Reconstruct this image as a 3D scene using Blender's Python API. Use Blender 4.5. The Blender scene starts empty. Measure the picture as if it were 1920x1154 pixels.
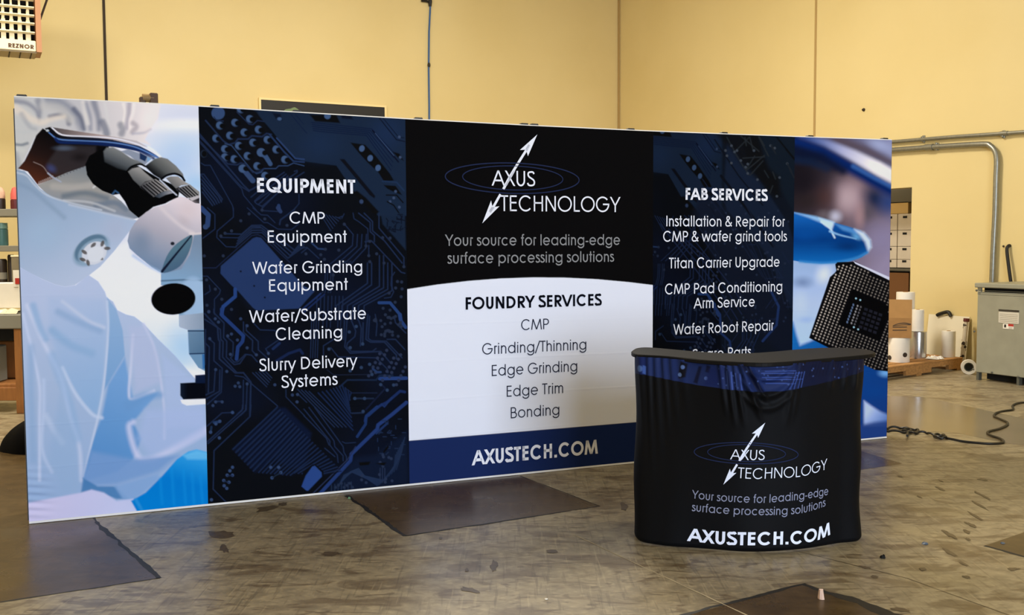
import bpy, math, random
import numpy as np
from mathutils import Vector, Matrix

random.seed(7)
RNG = np.random.default_rng(11)
scene = bpy.context.scene

# ------------------------------------------------------------------ camera
F, PITCH, ROLL, CZ = 1882.12, .0621, -.0051, 1.4891
_f = np.array([0, math.cos(PITCH), -math.sin(PITCH)])
_r0 = np.array([1., 0, 0])
_u0 = np.cross(_r0, _f)
CR = math.cos(ROLL) * _r0 + math.sin(ROLL) * _u0
CU = -math.sin(ROLL) * _r0 + math.cos(ROLL) * _u0
CAM = np.array([0, 0, CZ])
cam_d = bpy.data.cameras.new('camera')
cam = bpy.data.objects.new('camera', cam_d)
scene.collection.objects.link(cam)
cam_d.sensor_fit = 'HORIZONTAL'
cam_d.sensor_width = 36.0
cam_d.lens = F / 1920 * 36.0
cam_d.clip_end = 200
cam.matrix_world = Matrix(((CR[0], CU[0], -_f[0], 0), (CR[1], CU[1], -_f[1], 0), (CR[2], CU[2], -_f[2], CZ), (0, 0, 0, 1)))
scene.camera = cam

# building axes: e1 runs along the back wall to the right, e2 runs along the right wall away from the camera
BA = math.radians(28)
E1 = np.array([math.cos(BA), math.sin(BA), 0])
E2 = np.array([-math.sin(BA), math.cos(BA), 0])
A_RIGHT, B_BACK, A_LEFT, B_FRONT, Z_CEIL = 10.48, 15.49, -7.0, -6.5, 7.4


def B(a, b, z=0.0):
    return a * E1 + b * E2 + np.array([0, 0, z])


# ------------------------------------------------------------------ world, lights, exposure
world = bpy.data.worlds.new('world')
scene.world = world
world.use_nodes = True
world.node_tree.nodes['Background'].inputs[0].default_value = (.75, .85, 1, 1)
world.node_tree.nodes['Background'].inputs[1].default_value = 1.0
scene.view_settings.view_transform = 'Standard'
scene.view_settings.look = 'None'
scene.view_settings.gamma = 1
scene.view_settings.use_curve_mapping = False
scene.view_settings.exposure = 0.0


def area(name, loc, target, sx, sy, power, col):
    l = bpy.data.lights.new(name, 'AREA')
    l.shape = 'RECTANGLE'
    l.size, l.size_y, l.energy, l.color = sx, sy, power, col
    o = bpy.data.objects.new(name, l)
    scene.collection.objects.link(o)
    o.location = loc
    d = Vector(target) - Vector(loc)
    o.rotation_euler = d.to_track_quat('-Z', 'Y').to_euler()
    return o


# daylight through the open roll-up door in the front wall
DOOR_A0, DOOR_A1, DOOR_H = -1.4, 3.6, 4.2
area('daylight_through_door', B((DOOR_A0 + DOOR_A1) / 2, B_FRONT - .05, DOOR_H / 2), B((DOOR_A0 + DOOR_A1) / 2, 0, DOOR_H / 2),
     DOOR_A1 - DOOR_A0, DOOR_H, 1040, (.72, .83, 1.0))
# high bay fittings under the ceiling
# flood fixture lighting the left part of the back wall
area('flood_light', B(-1.3, 7.0, 5.3), B(.6, B_BACK, 2.6), 1.0, .5, 165, (1.0, .92, .78))
for a, b, pw in ((-1.3, 9.6, 215), (-5.5, 9.5, 150), (5.0, 9.4, 560), (5.6, 3.4, 80)):
    area('high_bay_light', B(a, b, 6.7), B(a, b, 0), 2.4, 1.2, pw, (1.0, .92, .78))

# ------------------------------------------------------------------ helpers


def ray(x, y):
    return (x - 960) / F * CR - (y - 577) / F * CU + _f


def on_plane(x, y, n, c):
    """point where the sight line through a photo pixel meets the plane n.p = c"""
    d = ray(x, y)
    n = np.asarray(n, float)
    t = (c - n @ CAM) / (n @ d)
    return CAM + t * d


def on_floor(x, y, z=0.0):
    return on_plane(x, y, (0, 0, 1), z)


def on_wall(x, y, a=A_RIGHT):
    return on_plane(x, y, E1, a)


def on_back(x, y, b=B_BACK):
    return on_plane(x, y, E2, b)


def project(P):
    d = P - CAM
    k = d @ _f
    return 960 + F * (d @ CR) / k, 577 - F * (d @ CU) / k


def lin(c):
    c = np.asarray(c, float) / 255.0
    return np.where(c <= .04045, c / 12.92, ((c + .055) / 1.055) ** 2.4)


MATS = {}


def mat(name, rgb, rough=.6, metal=0.0, spec=.5, noise=0.0, nscale=20.0, bump=0.0, coat=0.0, stretch=None):
    """procedural paint / plastic / metal: base colour with an optional noise variation and bump"""
    if name in MATS:
        return MATS[name]
    m = bpy.data.materials.new(name)
    m.use_nodes = True
    nt = m.node_tree
    p = nt.nodes['Principled BSDF']
    c = lin(rgb)
    p.inputs['Base Color'].default_value = (*c, 1)
    p.inputs['Roughness'].default_value = rough
    p.inputs['Metallic'].default_value = metal
    p.inputs['Specular IOR Level'].default_value = spec
    p.inputs['Coat Weight'].default_value = coat
    if noise or bump:
        tc = nt.nodes.new('ShaderNodeTexCoord')
        mp = nt.nodes.new('ShaderNodeMapping')
        if stretch:
            mp.inputs['Scale'].default_value = stretch
        nz = nt.nodes.new('ShaderNodeTexNoise')
        nz.inputs['Scale'].default_value = nscale
        nz.inputs['Detail'].default_value = 6
        nt.links.new(tc.outputs['Object'], mp.inputs[0])
        nt.links.new(mp.outputs[0], nz.inputs['Vector'])
        if noise:
            rp = nt.nodes.new('ShaderNodeValToRGB')
            rp.color_ramp.elements[0].position = .3
            rp.color_ramp.elements[1].position = .7
            rp.color_ramp.elements[0].color = (*(c * (1 - noise)), 1)
            rp.color_ramp.elements[1].color = (*np.minimum(c * (1 + noise), 1), 1)
            nt.links.new(nz.outputs['Fac'], rp.inputs[0])
            nt.links.new(rp.outputs[0], p.inputs['Base Color'])
        if bump:
            bp = nt.nodes.new('ShaderNodeBump')
            bp.inputs['Strength'].default_value = bump
            bp.inputs['Distance'].default_value = .01
            nt.links.new(nz.outputs['Fac'], bp.inputs['Height'])
            nt.links.new(bp.outputs[0], p.inputs['Normal'])
    MATS[name] = m
    return m


class MB:
    """collects vertices and faces (with material slots) and links them as one mesh object"""

    def __init__(s):
        s.v, s.f, s.m, s.mats = [], [], [], []

    def slot(s, m):
        if m not in s.mats:
            s.mats.append(m)
        return s.mats.index(m)

    def add(s, vs, fs, m):
        k = len(s.v)
        s.v += [tuple(map(float, q)) for q in vs]
        i = s.slot(m)
        for f in fs:
            s.f.append(tuple(k + j for j in f))
            s.m.append(i)

    def box(s, c, size, m, ax=(1, 0, 0), ay=(0, 1, 0), bev=0.0):
        c = np.asarray(c, float)
        ax = np.asarray(ax, float)
        ay = np.asarray(ay, float)
        az = np.cross(ax, ay)
        hx, hy, hz = [q / 2 for q in size]
        bv = min(bev, hx * .9, hy * .9, hz * .9)
        if bv <= 0:
            vs = [c + sx * hx * ax + sy * hy * ay + sz * hz * az for sz in (-1, 1) for sy in (-1, 1) for sx in (-1, 1)]
            fs = [(0, 2, 3, 1), (4, 5, 7, 6), (0, 1, 5, 4), (2, 6, 7, 3), (0, 4, 6, 2), (1, 3, 7, 5)]
            s.add(vs, fs, m)
            return
        # chamfered box: 24 vertices
        vs = []
        idx = {}
        for sx in (-1, 1):
            for sy in (-1, 1):
                for sz in (-1, 1):
                    for k in range(3):
                        o = [hx - bv, hy - bv, hz - bv]
                        o[k] += bv
                        idx[(sx, sy, sz, k)] = len(vs)
                        vs.append(c + sx * o[0] * ax + sy * o[1] * ay + sz * o[2] * az)
        fs = []
        q4 = [(-1, -1), (1, -1), (1, 1), (-1, 1)]
        for g in (-1, 1):
            fs.append([idx[(g, p, q, 0)] for p, q in q4][::g])
            fs.append([idx[(q, g, p, 1)] for p, q in q4][::g])
            fs.append([idx[(p, q, g, 2)] for p, q in q4][::g])
        for p in (-1, 1):
            for q in (-1, 1):
                fs.append([idx[(p, q, -1, 0)], idx[(p, q, 1, 0)], idx[(p, q, 1, 1)], idx[(p, q, -1, 1)]][::p * q])
                fs.append([idx[(-1, p, q, 1)], idx[(1, p, q, 1)], idx[(1, p, q, 2)], idx[(-1, p, q, 2)]][::p * q])
                fs.append([idx[(p, -1, q, 0)], idx[(p, -1, q, 2)], idx[(p, 1, q, 2)], idx[(p, 1, q, 0)]][::p * q])
        for sx in (-1, 1):
            for sy in (-1, 1):
                for sz in (-1, 1):
                    t = [idx[(sx, sy, sz, k)] for k in range(3)]
                    fs.append(t[::sx * sy * sz])
        s.add(vs, fs, m)

    def tube(s, pts, rad, m, n=10, cap=True):
        pts = [np.asarray(p, float) for p in pts]
        rad = [rad] * len(pts) if np.isscalar(rad) else rad
        vs, fs = [], []
        prev = None
        for i, p in enumerate(pts):
            t = pts[min(i + 1, len(pts) - 1)] - pts[max(i - 1, 0)]
            t = t / (np.linalg.norm(t) + 1e-12)
            if prev is None:
                h = np.array([0, 0, 1.]) if abs(t[2]) < .9 else np.array([1., 0, 0])
                x = np.cross(h, t)
            else:
                x = prev - (prev @ t) * t
            x = x / (np.linalg.norm(x) + 1e-12)
            prev = x
            y = np.cross(t, x)
            for k in range(n):
                a = 2 * math.pi * k / n
                vs.append(p + rad[i] * (math.cos(a) * x + math.sin(a) * y))
        for i in range(len(pts) - 1):
            for k in range(n):
                fs.append((i * n + k, i * n + (k + 1) % n, (i + 1) * n + (k + 1) % n, (i + 1) * n + k))
        if cap:
            fs.append(tuple(range(n))[::-1])
            fs.append(tuple(range((len(pts) - 1) * n, len(pts) * n)))
        s.add(vs, fs, m)

    def lathe(s, base, prof, m, n=28, ax=(0, 0, 1)):
        """prof: list of (radius, height) from bottom to top; closed with end faces"""
        base = np.asarray(base, float)
        az = np.asarray(ax, float)
        h = np.array([1., 0, 0]) if abs(az[0]) < .9 else np.array([0, 1., 0])
        x = np.cross(az, h)
        x /= np.linalg.norm(x)
        y = np.cross(az, x)
        vs, fs = [], []
        for r, z in prof:
            for k in range(n):
                a = 2 * math.pi * k / n
                vs.append(base + z * az + r * (math.cos(a) * x + math.sin(a) * y))
        for i in range(len(prof) - 1):
            for k in range(n):
                fs.append((i * n + k, i * n + (k + 1) % n, (i + 1) * n + (k + 1) % n, (i + 1) * n + k))
        fs.append(tuple(range(n))[::-1])
        fs.append(tuple(range((len(prof) - 1) * n, len(prof) * n)))
        s.add(vs, fs, m)

    def quad(s, pts, m):
        s.add(pts, [tuple(range(len(pts)))], m)

    def build(s, name, parent=None, smooth=False, origin=None, kind=None):
        me = bpy.data.meshes.new(name)
        v = s.v
        o3 = np.zeros(3) if origin is None else np.asarray(origin, float)
        if parent is not None:
            o3 = np.asarray(parent['_w'])
        if np.any(o3):
            v = [tuple(np.asarray(q) - o3) for q in v]
        me.from_pydata(v, [], s.f)
        for m in s.mats:
            me.materials.append(m)
        me.polygons.foreach_set('material_index', s.m)
        if smooth:
            me.polygons.foreach_set('use_smooth', [True] * len(s.f))
            try:
                me.set_sharp_from_angle(angle=math.radians(35))
            except Exception:
                pass
        me.update()
        o = bpy.data.objects.new(name, me)
        scene.collection.objects.link(o)
        if parent is not None:
            o.parent = parent
        else:
            o.location = tuple(o3)
        o['_w'] = tuple(o3)
        if kind:
            o['kind'] = kind
        return o


def thing(name, label, cat, loc, group=None):
    o = bpy.data.objects.new(name, None)
    o.empty_display_size = .1
    scene.collection.objects.link(o)
    o.location = tuple(map(float, loc))
    o['_w'] = tuple(map(float, loc))
    tag(o, label, cat, group)
    return o


def tag(o, label, cat, group=None):
    o['label'] = label
    o['category'] = cat
    if group:
        o['group'] = group
    return o


def smooth_path(pts, n=8):
    """Catmull-Rom through points"""
    P = [np.asarray(p, float) for p in pts]
    P = [2 * P[0] - P[1]] + P + [2 * P[-1] - P[-2]]
    out = []
    for i in range(1, len(P) - 2):
        for k in range(n):
            t = k / n
            a, b, c, d = P[i - 1], P[i], P[i + 1], P[i + 2]
            out.append(.5 * ((2 * b) + (-a + c) * t + (2 * a - 5 * b + 4 * c - d) * t * t + (-a + 3 * b - 3 * c + d) * t ** 3))
    out.append(P[-2])
    return out


def closed_path(pts, n=6):
    P = [np.asarray(p, float) for p in pts]
    L = len(P)
    out = []
    for i in range(L):
        a, b, c, d = P[i - 1], P[i], P[(i + 1) % L], P[(i + 2) % L]
        for k in range(n):
            t = k / n
            out.append(.5 * ((2 * b) + (-a + c) * t + (2 * a - 5 * b + 4 * c - d) * t * t + (-a + 3 * b - 3 * c + d) * t ** 3))
    return out


# ------------------------------------------------------------------ lettering: a geometric sans drawn with strokes
# every glyph: (advance, list of strokes); unit = cap height. w = stroke weight.
def glyph(ch, w):
    t = w / 2
    C = 1 - t           # centre line under the cap line
    X = .745            # x-height
    R = (X) / 2         # bowl radius, outer
    r = R - t
    S = []

    def l(*p):
        S.append(('l', p))

    def d(x0, y0, x1, y1):
        S.append(('d', (x0, y0, x1, y1)))

    def a(cx, cy, rx, ry, a0, a1, n=None):
        n = n or max(6, int(abs(a1 - a0) / 10))
        S.append(('p', [(cx + rx * math.cos(math.radians(a0 + (a1 - a0) * k / n)), cy + ry * math.sin(math.radians(a0 + (a1 - a0) * k / n))) for k in range(n + 1)]))

    def bowl(cx):
        a(cx, R, r * 1.02, r + .006, 0, 360, 40)

    c = ch
    if c == ' ': return .36, S
    if c == 'A': d(.06, 0, .49, 1); d(.49, 1, .92, 0); l((.24, .34), (.74, .34)); return .98, S
    if c == 'B': l((.10 + t, 0), (.10 + t, 1)); l((.1, C), (.40, C)); l((.1, .53), (.42, .53)); l((.1, t), (.42, t)); a(.40, (C + .53) / 2, .2, (C - .53) / 2, 90, -90); a(.42, (t + .53) / 2, .26, (.53 - t) / 2, 90, -90); return .78, S
    if c == 'C': a(.55, .5, .5 - t, .515 - t, 42, 318, 34); return 1.05, S
    if c == 'D': l((.1 + t, 0), (.1 + t, 1)); l((.1, C), (.40, C)); l((.1, t), (.40, t)); a(.40, .5, .5 - t, C - .5, 90, -90, 24); return 1.0, S
    if c == 'E': l((.1 + t, 0), (.1 + t, 1)); l((.1, C), (.60, C)); l((.1, .54), (.58, .54)); l((.1, t), (.60, t)); return .70, S
    if c == 'F': l((.1 + t, 0), (.1 + t, 1)); l((.1, C), (.57, C)); l((.1, .52), (.55, .52)); return .62, S
    if c == 'G': a(.57, .5, .52 - t, .515 - t, 40, 360, 38); l((.60, .5), (1.09, .5)); return 1.16, S
    if c == 'H': l((.1 + t, 0), (.1 + t, 1)); l((.78 - t, 0), (.78 - t, 1)); l((.1, .54), (.78, .54)); return .88, S
    if c == 'I': l((.1 + t, 0), (.1 + t, 1)); return .2 + w, S
    if c == 'L': l((.1 + t, 0), (.1 + t, 1)); l((.1, t), (.56, t)); return .60, S
    if c == 'M': d(.05 + t * .8, 0, .20 + t * .6, 1); d(.20 + t * .6, 1, .60, .02); d(.60, .02, 1.0 - t * .6, 1); d(1.0 - t * .6, 1, 1.15 - t * .8, 0); return 1.2, S
    if c == 'N': l((.1 + t, 0), (.1 + t, 1)); l((.86 - t, 0), (.86 - t, 1)); d(.1 + t, 1, .86 - t, 0); return .96, S
    if c == 'O': a(.58, .5, .53 - t, .515 - t, 0, 360, 44); return 1.16, S
    if c == 'P': l((.1 + t, 0), (.1 + t, 1)); l((.1, C), (.40, C)); l((.1, .46), (.40, .46)); a(.40, (C + .46) / 2, .25, (C - .46) / 2, 90, -90); return .76, S
    if c == 'Q': a(.58, .5, .53 - t, .515 - t, 0, 360, 44); d(.62, .36, 1.04, -.02); return 1.16, S
    if c == 'R': l((.1 + t, 0), (.1 + t, 1)); l((.1, C), (.40, C)); l((.1, .48), (.42, .48)); a(.40, (C + .48) / 2, .25, (C - .48) / 2, 90, -90); d(.34, .48, .68, 0); return .80, S
    if c == 'S':
        S.append(('p', smooth_path([(.57, .82), (.50, .93), (.34, C + .005), (.17, .90), (.13, .76), (.20, .63), (.36, .53), (.53, .42), (.60, .28), (.55, .11), (.35, t - .005), (.16, .09), (.09, .22)], 5))); return .70, S
    if c == 'T': l((.30, 0), (.30, 1)); l((.02, C), (.58, C)); return .60, S
    if c == 'U': l((.1 + t, .36), (.1 + t, 1)); l((.74 - t, .36), (.74 - t, 1)); a(.42, .37, .32 - t, .385 - t, 180, 360, 20); return .84, S
    if c == 'V': d(.05, 1, .46, 0); d(.46, 0, .87, 1); return .92, S
    if c == 'W': d(.05, 1, .34, 0); d(.34, 0, .63, .98); d(.63, .98, .92, 0); d(.92, 0, 1.21, 1); return 1.26, S
    if c == 'X': d(.06, 0, .70, 1); d(.06, 1, .70, 0); return .76, S
    if c == 'Y': d(.04, 1, .40, .42); d(.76, 1, .40, .42); l((.40, 0), (.40, .46)); return .80, S
    if c == 'Z': l((.05, C), (.64, C)); d(.10, 0, .60, 1); l((.05, t), (.64, t)); return .70, S
    if c == 'a': bowl(.08 + R); l((.08 + 2 * R - t, 0), (.08 + 2 * R - t, X)); return .18 + 2 * R, S
    if c == 'b': bowl(.10 + R); l((.10 + t, 0), (.10 + t, 1.02)); return .18 + 2 * R, S
    if c == 'c': a(.07 + R, R, r, r + .006, 45, 315, 26); return 2 * R + .08, S
    if c == 'd': bowl(.08 + R); l((.08 + 2 * R - t, 0), (.08 + 2 * R - t, 1.02)); return .18 + 2 * R, S
    if c == 'e': a(.07 + R, R, r, r + .006, -38, -360, 34); l((.09, R), (.05 + 2 * R, R)); return .14 + 2 * R, S
    if c == 'f': l((.20, 0), (.20, .86)); S.append(('p', smooth_path([(.20, .84), (.225, .95), (.30, .99), (.38, .975)], 4))); l((.05, X - t), (.36, X - t)); return .40, S
    if c == 'g': bowl(.08 + R); l((.08 + 2 * R - t, .0), (.08 + 2 * R - t, X)); a(.08 + R, .0, r, .29 - t, 0, -165, 18); return .18 + 2 * R, S
    if c == 'h': l((.1 + t, 0), (.1 + t, 1.02)); a(.37, X - .30, .27 - t, .30 - t, 180, 0, 18); l((.64 - t, 0), (.64 - t, X - .30)); return .74, S
    if c == 'i': l((.09 + t, 0), (.09 + t, X)); l((.09 + t, .87), (.09 + t, .87 + w * 1.15)); return .18 + w, S
    if c == 'k': l((.1 + t, 0), (.1 + t, 1.02)); d(.14, .36, .50, X); d(.22, .42, .56, 0); return .60, S
    if c == 'l': l((.09 + t, 0), (.09 + t, 1.02)); return .18 + w, S
    if c == 'm':
        l((.1 + t, 0), (.1 + t, X))
        for o in (.1, .55 - t):
            a(o + .25, X - .26, .25 - t, .26 - t, 180, 0, 16); l((o + .50 - t, 0), (o + .50 - t, X - .26))
        return 1.15 - t, S
    if c == 'n': l((.1 + t, 0), (.1 + t, X)); a(.37, X - .30, .27 - t, .30 - t, 180, 0, 18); l((.64 - t, 0), (.64 - t, X - .30)); return .74, S
    if c == 'o': bowl(.07 + R); return .14 + 2 * R, S
    if c == 'p': bowl(.10 + R); l((.10 + t, -.28), (.10 + t, X)); return .18 + 2 * R, S
    if c == 'q': bowl(.08 + R); l((.08 + 2 * R - t, -.28), (.08 + 2 * R - t, X)); return .18 + 2 * R, S
    if c == 'r': l((.1 + t, 0), (.1 + t, X)); S.append(('p', smooth_path([(.1 + t, X - .24), (.18, X - .07), (.28, X - t + .005), (.37, X - .075)], 5))); return .40, S
    if c == 's': S.append(('p', smooth_path([(.40, .60), (.34, .68), (.25, X - t), (.13, .68), (.11, .56), (.19, .46), (.32, .37), (.42, .27), (.41, .12), (.26, t - .004), (.13, .07), (.07, .17)], 5))); return .50, S
    if c == 't': l((.20, 0), (.20, 1.0)); l((.04, X - t), (.36, X - t)); return .40, S
    if c == 'u': l((.09 + t, .30), (.09 + t, X)); a(.36, .30, .27 - t, .31 - t, 180, 360, 18); l((.63 - t, .28), (.63 - t, X)); return .73, S
    if c == 'v': d(.04, X, .35, 0); d(.35, 0, .66, X); return .70, S
    if c == 'w': d(.04, X, .27, 0); d(.27, 0, .52, X); d(.52, X, .77, 0); d(.77, 0, 1.0, X); return 1.04, S
    if c == 'y': d(.04, X, .34, .0); d(.64, X, .20, -.28); return .68, S
    if c == '/': d(.02, -.12, .48, 1.02); return .50, S
    if c == '-': l((.06, .34), (.36, .34)); return .42, S
    if c == '.': l((.09, t), (.09 + w * 1.1, t)); return .20 + w, S
    if c == '&':
        S.append(('p', smooth_path([(.80, 0 + .02), (.56, .30), (.28, .64), (.21, .80), (.27, .93), (.38, C), (.50, .92), (.52, .79), (.43, .66), (.22, .49), (.10, .33), (.11, .17), (.22, .06), (.38, t), (.56, .09), (.70, .24), (.78, .42)], 5))); return .88, S
    return .5, S


def text_polys(txt, w, track=0.0):
    """list of quads (in cap-height units) and the total advance"""
    polys = []
    x = 0.0
    lo, hi = 1e9, -1e9
    for ch in txt:
        adv, S = glyph(ch, w)
        for kind, p in S:
            if kind == 'd':
                x0, y0, x1, y1 = p
                L = math.hypot(x1 - x0, y1 - y0)
                h = w / 2 * L / abs(y1 - y0)
                n = 3
                for k in range(n):
                    A, Bq = k / n, (k + 1) / n
                    xa, ya, xb, yb = x0 + (x1 - x0) * A, y0 + (y1 - y0) * A, x0 + (x1 - x0) * Bq, y0 + (y1 - y0) * Bq
                    polys.append([(x + xa - h, ya), (x + xa + h, ya), (x + xb + h, yb), (x + xb - h, yb)])
                lo, hi = min(lo, x + min(x0, x1) - h), max(hi, x + max(x0, x1) + h)
                continue
            pts = [np.array(q, float) for q in p]
            if kind == 'l' and len(pts) == 2:
                pts = [pts[0] + (pts[1] - pts[0]) * k / 3 for k in range(4)]
            L, Rr = [], []
            for i, q in enumerate(pts):
                tv = pts[min(i + 1, len(pts) - 1)] - pts[max(i - 1, 0)]
                if len(pts) > 4 and np.allclose(pts[0], pts[-1]) and i in (0, len(pts) - 1):
                    tv = pts[1] - pts[-2]
                tv = tv / (np.linalg.norm(tv) + 1e-9)
                nv = np.array([-tv[1], tv[0]]) * w / 2
                L.append(q + nv)
                Rr.append(q - nv)
            for i in range(len(pts) - 1):
                polys.append([tuple(q + np.array([x, 0])) for q in (L[i], Rr[i], Rr[i + 1], L[i + 1])])
            xs = [q[0] for q in L + Rr]
            lo, hi = min(lo, x + min(xs)), max(hi, x + max(xs))
        x += adv + track
    return polys, lo, hi


def put_text(mb, txt, m, w, x0, x1, h, surf, y0=0.0, track=0.0):
    """lays a line of text between x0 and x1 (surface units), baseline y0, cap height h; surf(x, y) -> world point"""
    polys, lo, hi = text_polys(txt, w, track)
    k = (x1 - x0) / (hi - lo)
    for P in polys:
        P = [(x0 + (p[0] - lo) * k, y0 + p[1] * h) for p in P]
        ar = sum(P[i][0] * P[(i + 1) % 4][1] - P[(i + 1) % 4][0] * P[i][1] for i in range(4))
        if ar < 0:
            P = P[::-1]
        mb.add([surf(*p) for p in P], [(0, 1, 2, 3)], m)
# ------------------------------------------------------------------ room shell
def wall_paint():
    m = bpy.data.materials.new('tan_wall_paint')
    m.use_nodes = True
    nt = m.node_tree
    p = nt.nodes['Principled BSDF']
    tc = nt.nodes.new('ShaderNodeTexCoord')
    n1 = nt.nodes.new('ShaderNodeTexNoise')
    n1.inputs['Scale'].default_value = .55
    n1.inputs['Detail'].default_value = 5
    r = nt.nodes.new('ShaderNodeValToRGB')
    a, b = lin((219, 198, 140)), lin((224, 204, 148))
    r.color_ramp.elements[0].position, r.color_ramp.elements[1].position = .35, .65
    r.color_ramp.elements[0].color, r.color_ramp.elements[1].color = (*a, 1), (*b, 1)
    nt.links.new(tc.outputs['Object'], n1.inputs['Vector'])
    nt.links.new(n1.outputs['Fac'], r.inputs[0])
    nt.links.new(r.outputs[0], p.inputs['Base Color'])
    n2 = nt.nodes.new('ShaderNodeTexNoise')
    n2.inputs['Scale'].default_value = 9
    n2.inputs['Detail'].default_value = 4
    bp = nt.nodes.new('ShaderNodeBump')
    bp.inputs['Strength'].default_value = .06
    bp.inputs['Distance'].default_value = .02
    nt.links.new(tc.outputs['Object'], n2.inputs['Vector'])
    nt.links.new(n2.outputs['Fac'], bp.inputs['Height'])
    nt.links.new(bp.outputs[0], p.inputs['Normal'])
    p.inputs['Roughness'].default_value = .55
    p.inputs['Specular IOR Level'].default_value = .3
    return m


def concrete(name, c0, c1, smear, amount, rough, spec=.5):
    """worn, sealed slab: blotches, smears and scuffs over a base tone"""
    m = bpy.data.materials.new(name)
    m.use_nodes = True
    nt = m.node_tree
    N, Lk = nt.nodes.new, nt.links.new
    p = nt.nodes['Principled BSDF']
    tc = N('ShaderNodeTexCoord')

    def noise(scale, detail=5, rot=0, sx=1, sy=1, dist=0.0):
        mp = N('ShaderNodeMapping')
        mp.inputs['Rotation'].default_value = (0, 0, math.radians(rot))
        mp.inputs['Scale'].default_value = (sx, sy, 1)
        Lk(tc.outputs['Object'], mp.inputs[0])
        z = N('ShaderNodeTexNoise')
        z.inputs['Scale'].default_value = scale
        z.inputs['Detail'].default_value = detail
        z.inputs['Distortion'].default_value = dist
        Lk(mp.outputs[0], z.inputs['Vector'])
        return z.outputs['Fac']

    def ramp(f, lo, hi, a=0.0, b=1.0):
        r = N('ShaderNodeMapRange')
        r.inputs['From Min'].default_value, r.inputs['From Max'].default_value = lo, hi
        r.inputs['To Min'].default_value, r.inputs['To Max'].default_value = a, b
        Lk(f, r.inputs['Value'])
        return r.outputs[0]

    def mix(f, a, b):
        x = N('ShaderNodeMix')
        x.data_type = 'RGBA'
        Lk(f, x.inputs['Factor'])
        for s_, v in ((6, a), (7, b)):
            if hasattr(v, 'default_value') or hasattr(v, 'is_linked'):
                Lk(v, x.inputs[s_])
            else:
                x.inputs[s_].default_value = (*lin(v), 1)
        return x.outputs[2]
    col = mix(ramp(noise(.9, 6), .35, .65), c0, c1)
    # fine mottling, then broad traffic smears
    col = mix(ramp(noise(11, 12, 10, 1, 1.3, .4), .40, .60, 0, .55 * amount), col, tuple(q * .74 for q in c0))
    col = mix(ramp(noise(23, 6, 40, 1, 1.6), .50, .70, 0, .45 * amount), col, tuple(min(255, q * 1.20) for q in c1))
    col = mix(ramp(noise(2.4, 12, 25, 1, 1.7, 1.2), .54, .62, 0, amount * .72), col, smear)
    col = mix(ramp(noise(4.6, 11, -40, .7, 2.4, 1.0), .58, .63, 0, amount * .75), col, smear)
    col = mix(ramp(noise(7.5, 9, 65, .6, 2.2, 1.4), .61, .655, 0, amount * .7), col, tuple(q * .9 for q in smear))
    # scuffs and scratches in several directions
    for rot, sc, sx, sy, lo, am in ((-64, 1.7, 22, 1.3, .635, .55), (33, 1.5, 20, 1.2, .645, .5), (82, 1.3, 24, 1.6, .65, .5), (-18, 1.9, 18, 1.4, .65, .45), (8, 1.4, 16, 1.0, .66, .45), (-80, 1.1, 26, 2.2, .65, .5), (50, 2.1, 26, 2.0, .66, .5)):
        col = mix(ramp(noise(sc, 3, rot, sx, sy, .35), lo, lo + .05, 0, amount * am * .62), col, tuple(q * .62 for q in smear))
    for rot, sc, sx, sy, lo in ((-30, 1.6, 30, 1.4, .67), (60, 1.3, 26, 1.3, .67)):
        col = mix(ramp(noise(sc, 2, rot, sx, sy, .2), lo, lo + .03, 0, amount * .22), col, tuple(min(255, q * 1.25) for q in c1))
    Lk(col, p.inputs['Base Color'])
    rr = ramp(noise(2.6, 6), .3, .7, rough - .07, rough + .09)
    Lk(rr, p.inputs['Roughness'])
    bp = N('ShaderNodeBump')
    bp.inputs['Strength'].default_value = .05
    bp.inputs['Distance'].default_value = .01
    Lk(noise(5, 6), bp.inputs['Height'])
    Lk(bp.outputs[0], p.inputs['Normal'])
    p.inputs['Specular IOR Level'].default_value = spec
    return m


m_wall = wall_paint()
m_conc = concrete('worn_concrete', (138, 125, 99), (162, 148, 118), (88, 70, 46), .8, .36)
m_patch = concrete('sealed_patch', (78, 61, 38), (92, 74, 47), (60, 46, 28), .5, .28, .25)
m_tar = mat('black_joint_filler', (26, 23, 20), .6, noise=.3, nscale=40)
m_seam = mat('pale_saw_cut', (176, 160, 128), .7)
m_stain = mat('dark_floor_stain', (84, 70, 50), .4, noise=.3, nscale=30)
m_ceil = mat('ceiling_paint', (214, 206, 190), .8)
m_jointdark = mat('dark_panel_joint', (52, 40, 28), .8)
m_jointtan = mat('tan_panel_joint', (176, 146, 92), .8)
m_steel = mat('galvanised_steel', (150, 150, 140), .38, metal=.75, noise=.1, nscale=30)
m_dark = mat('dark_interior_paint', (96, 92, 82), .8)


def poly_floor(mb, pts, m, z):
    pts = [np.array([p[0], p[1], z]) for p in pts]
    ar = sum(pts[i][0] * pts[(i + 1) % len(pts)][1] - pts[(i + 1) % len(pts)][0] * pts[i][1] for i in range(len(pts)))
    mb.add(pts if ar > 0 else pts[::-1], [tuple(range(len(pts)))], m)


fl = MB()
fl.box(B(3.0, 3.0, -.06), (20.6, 30, .12), m_conc, E1, E2)


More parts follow.
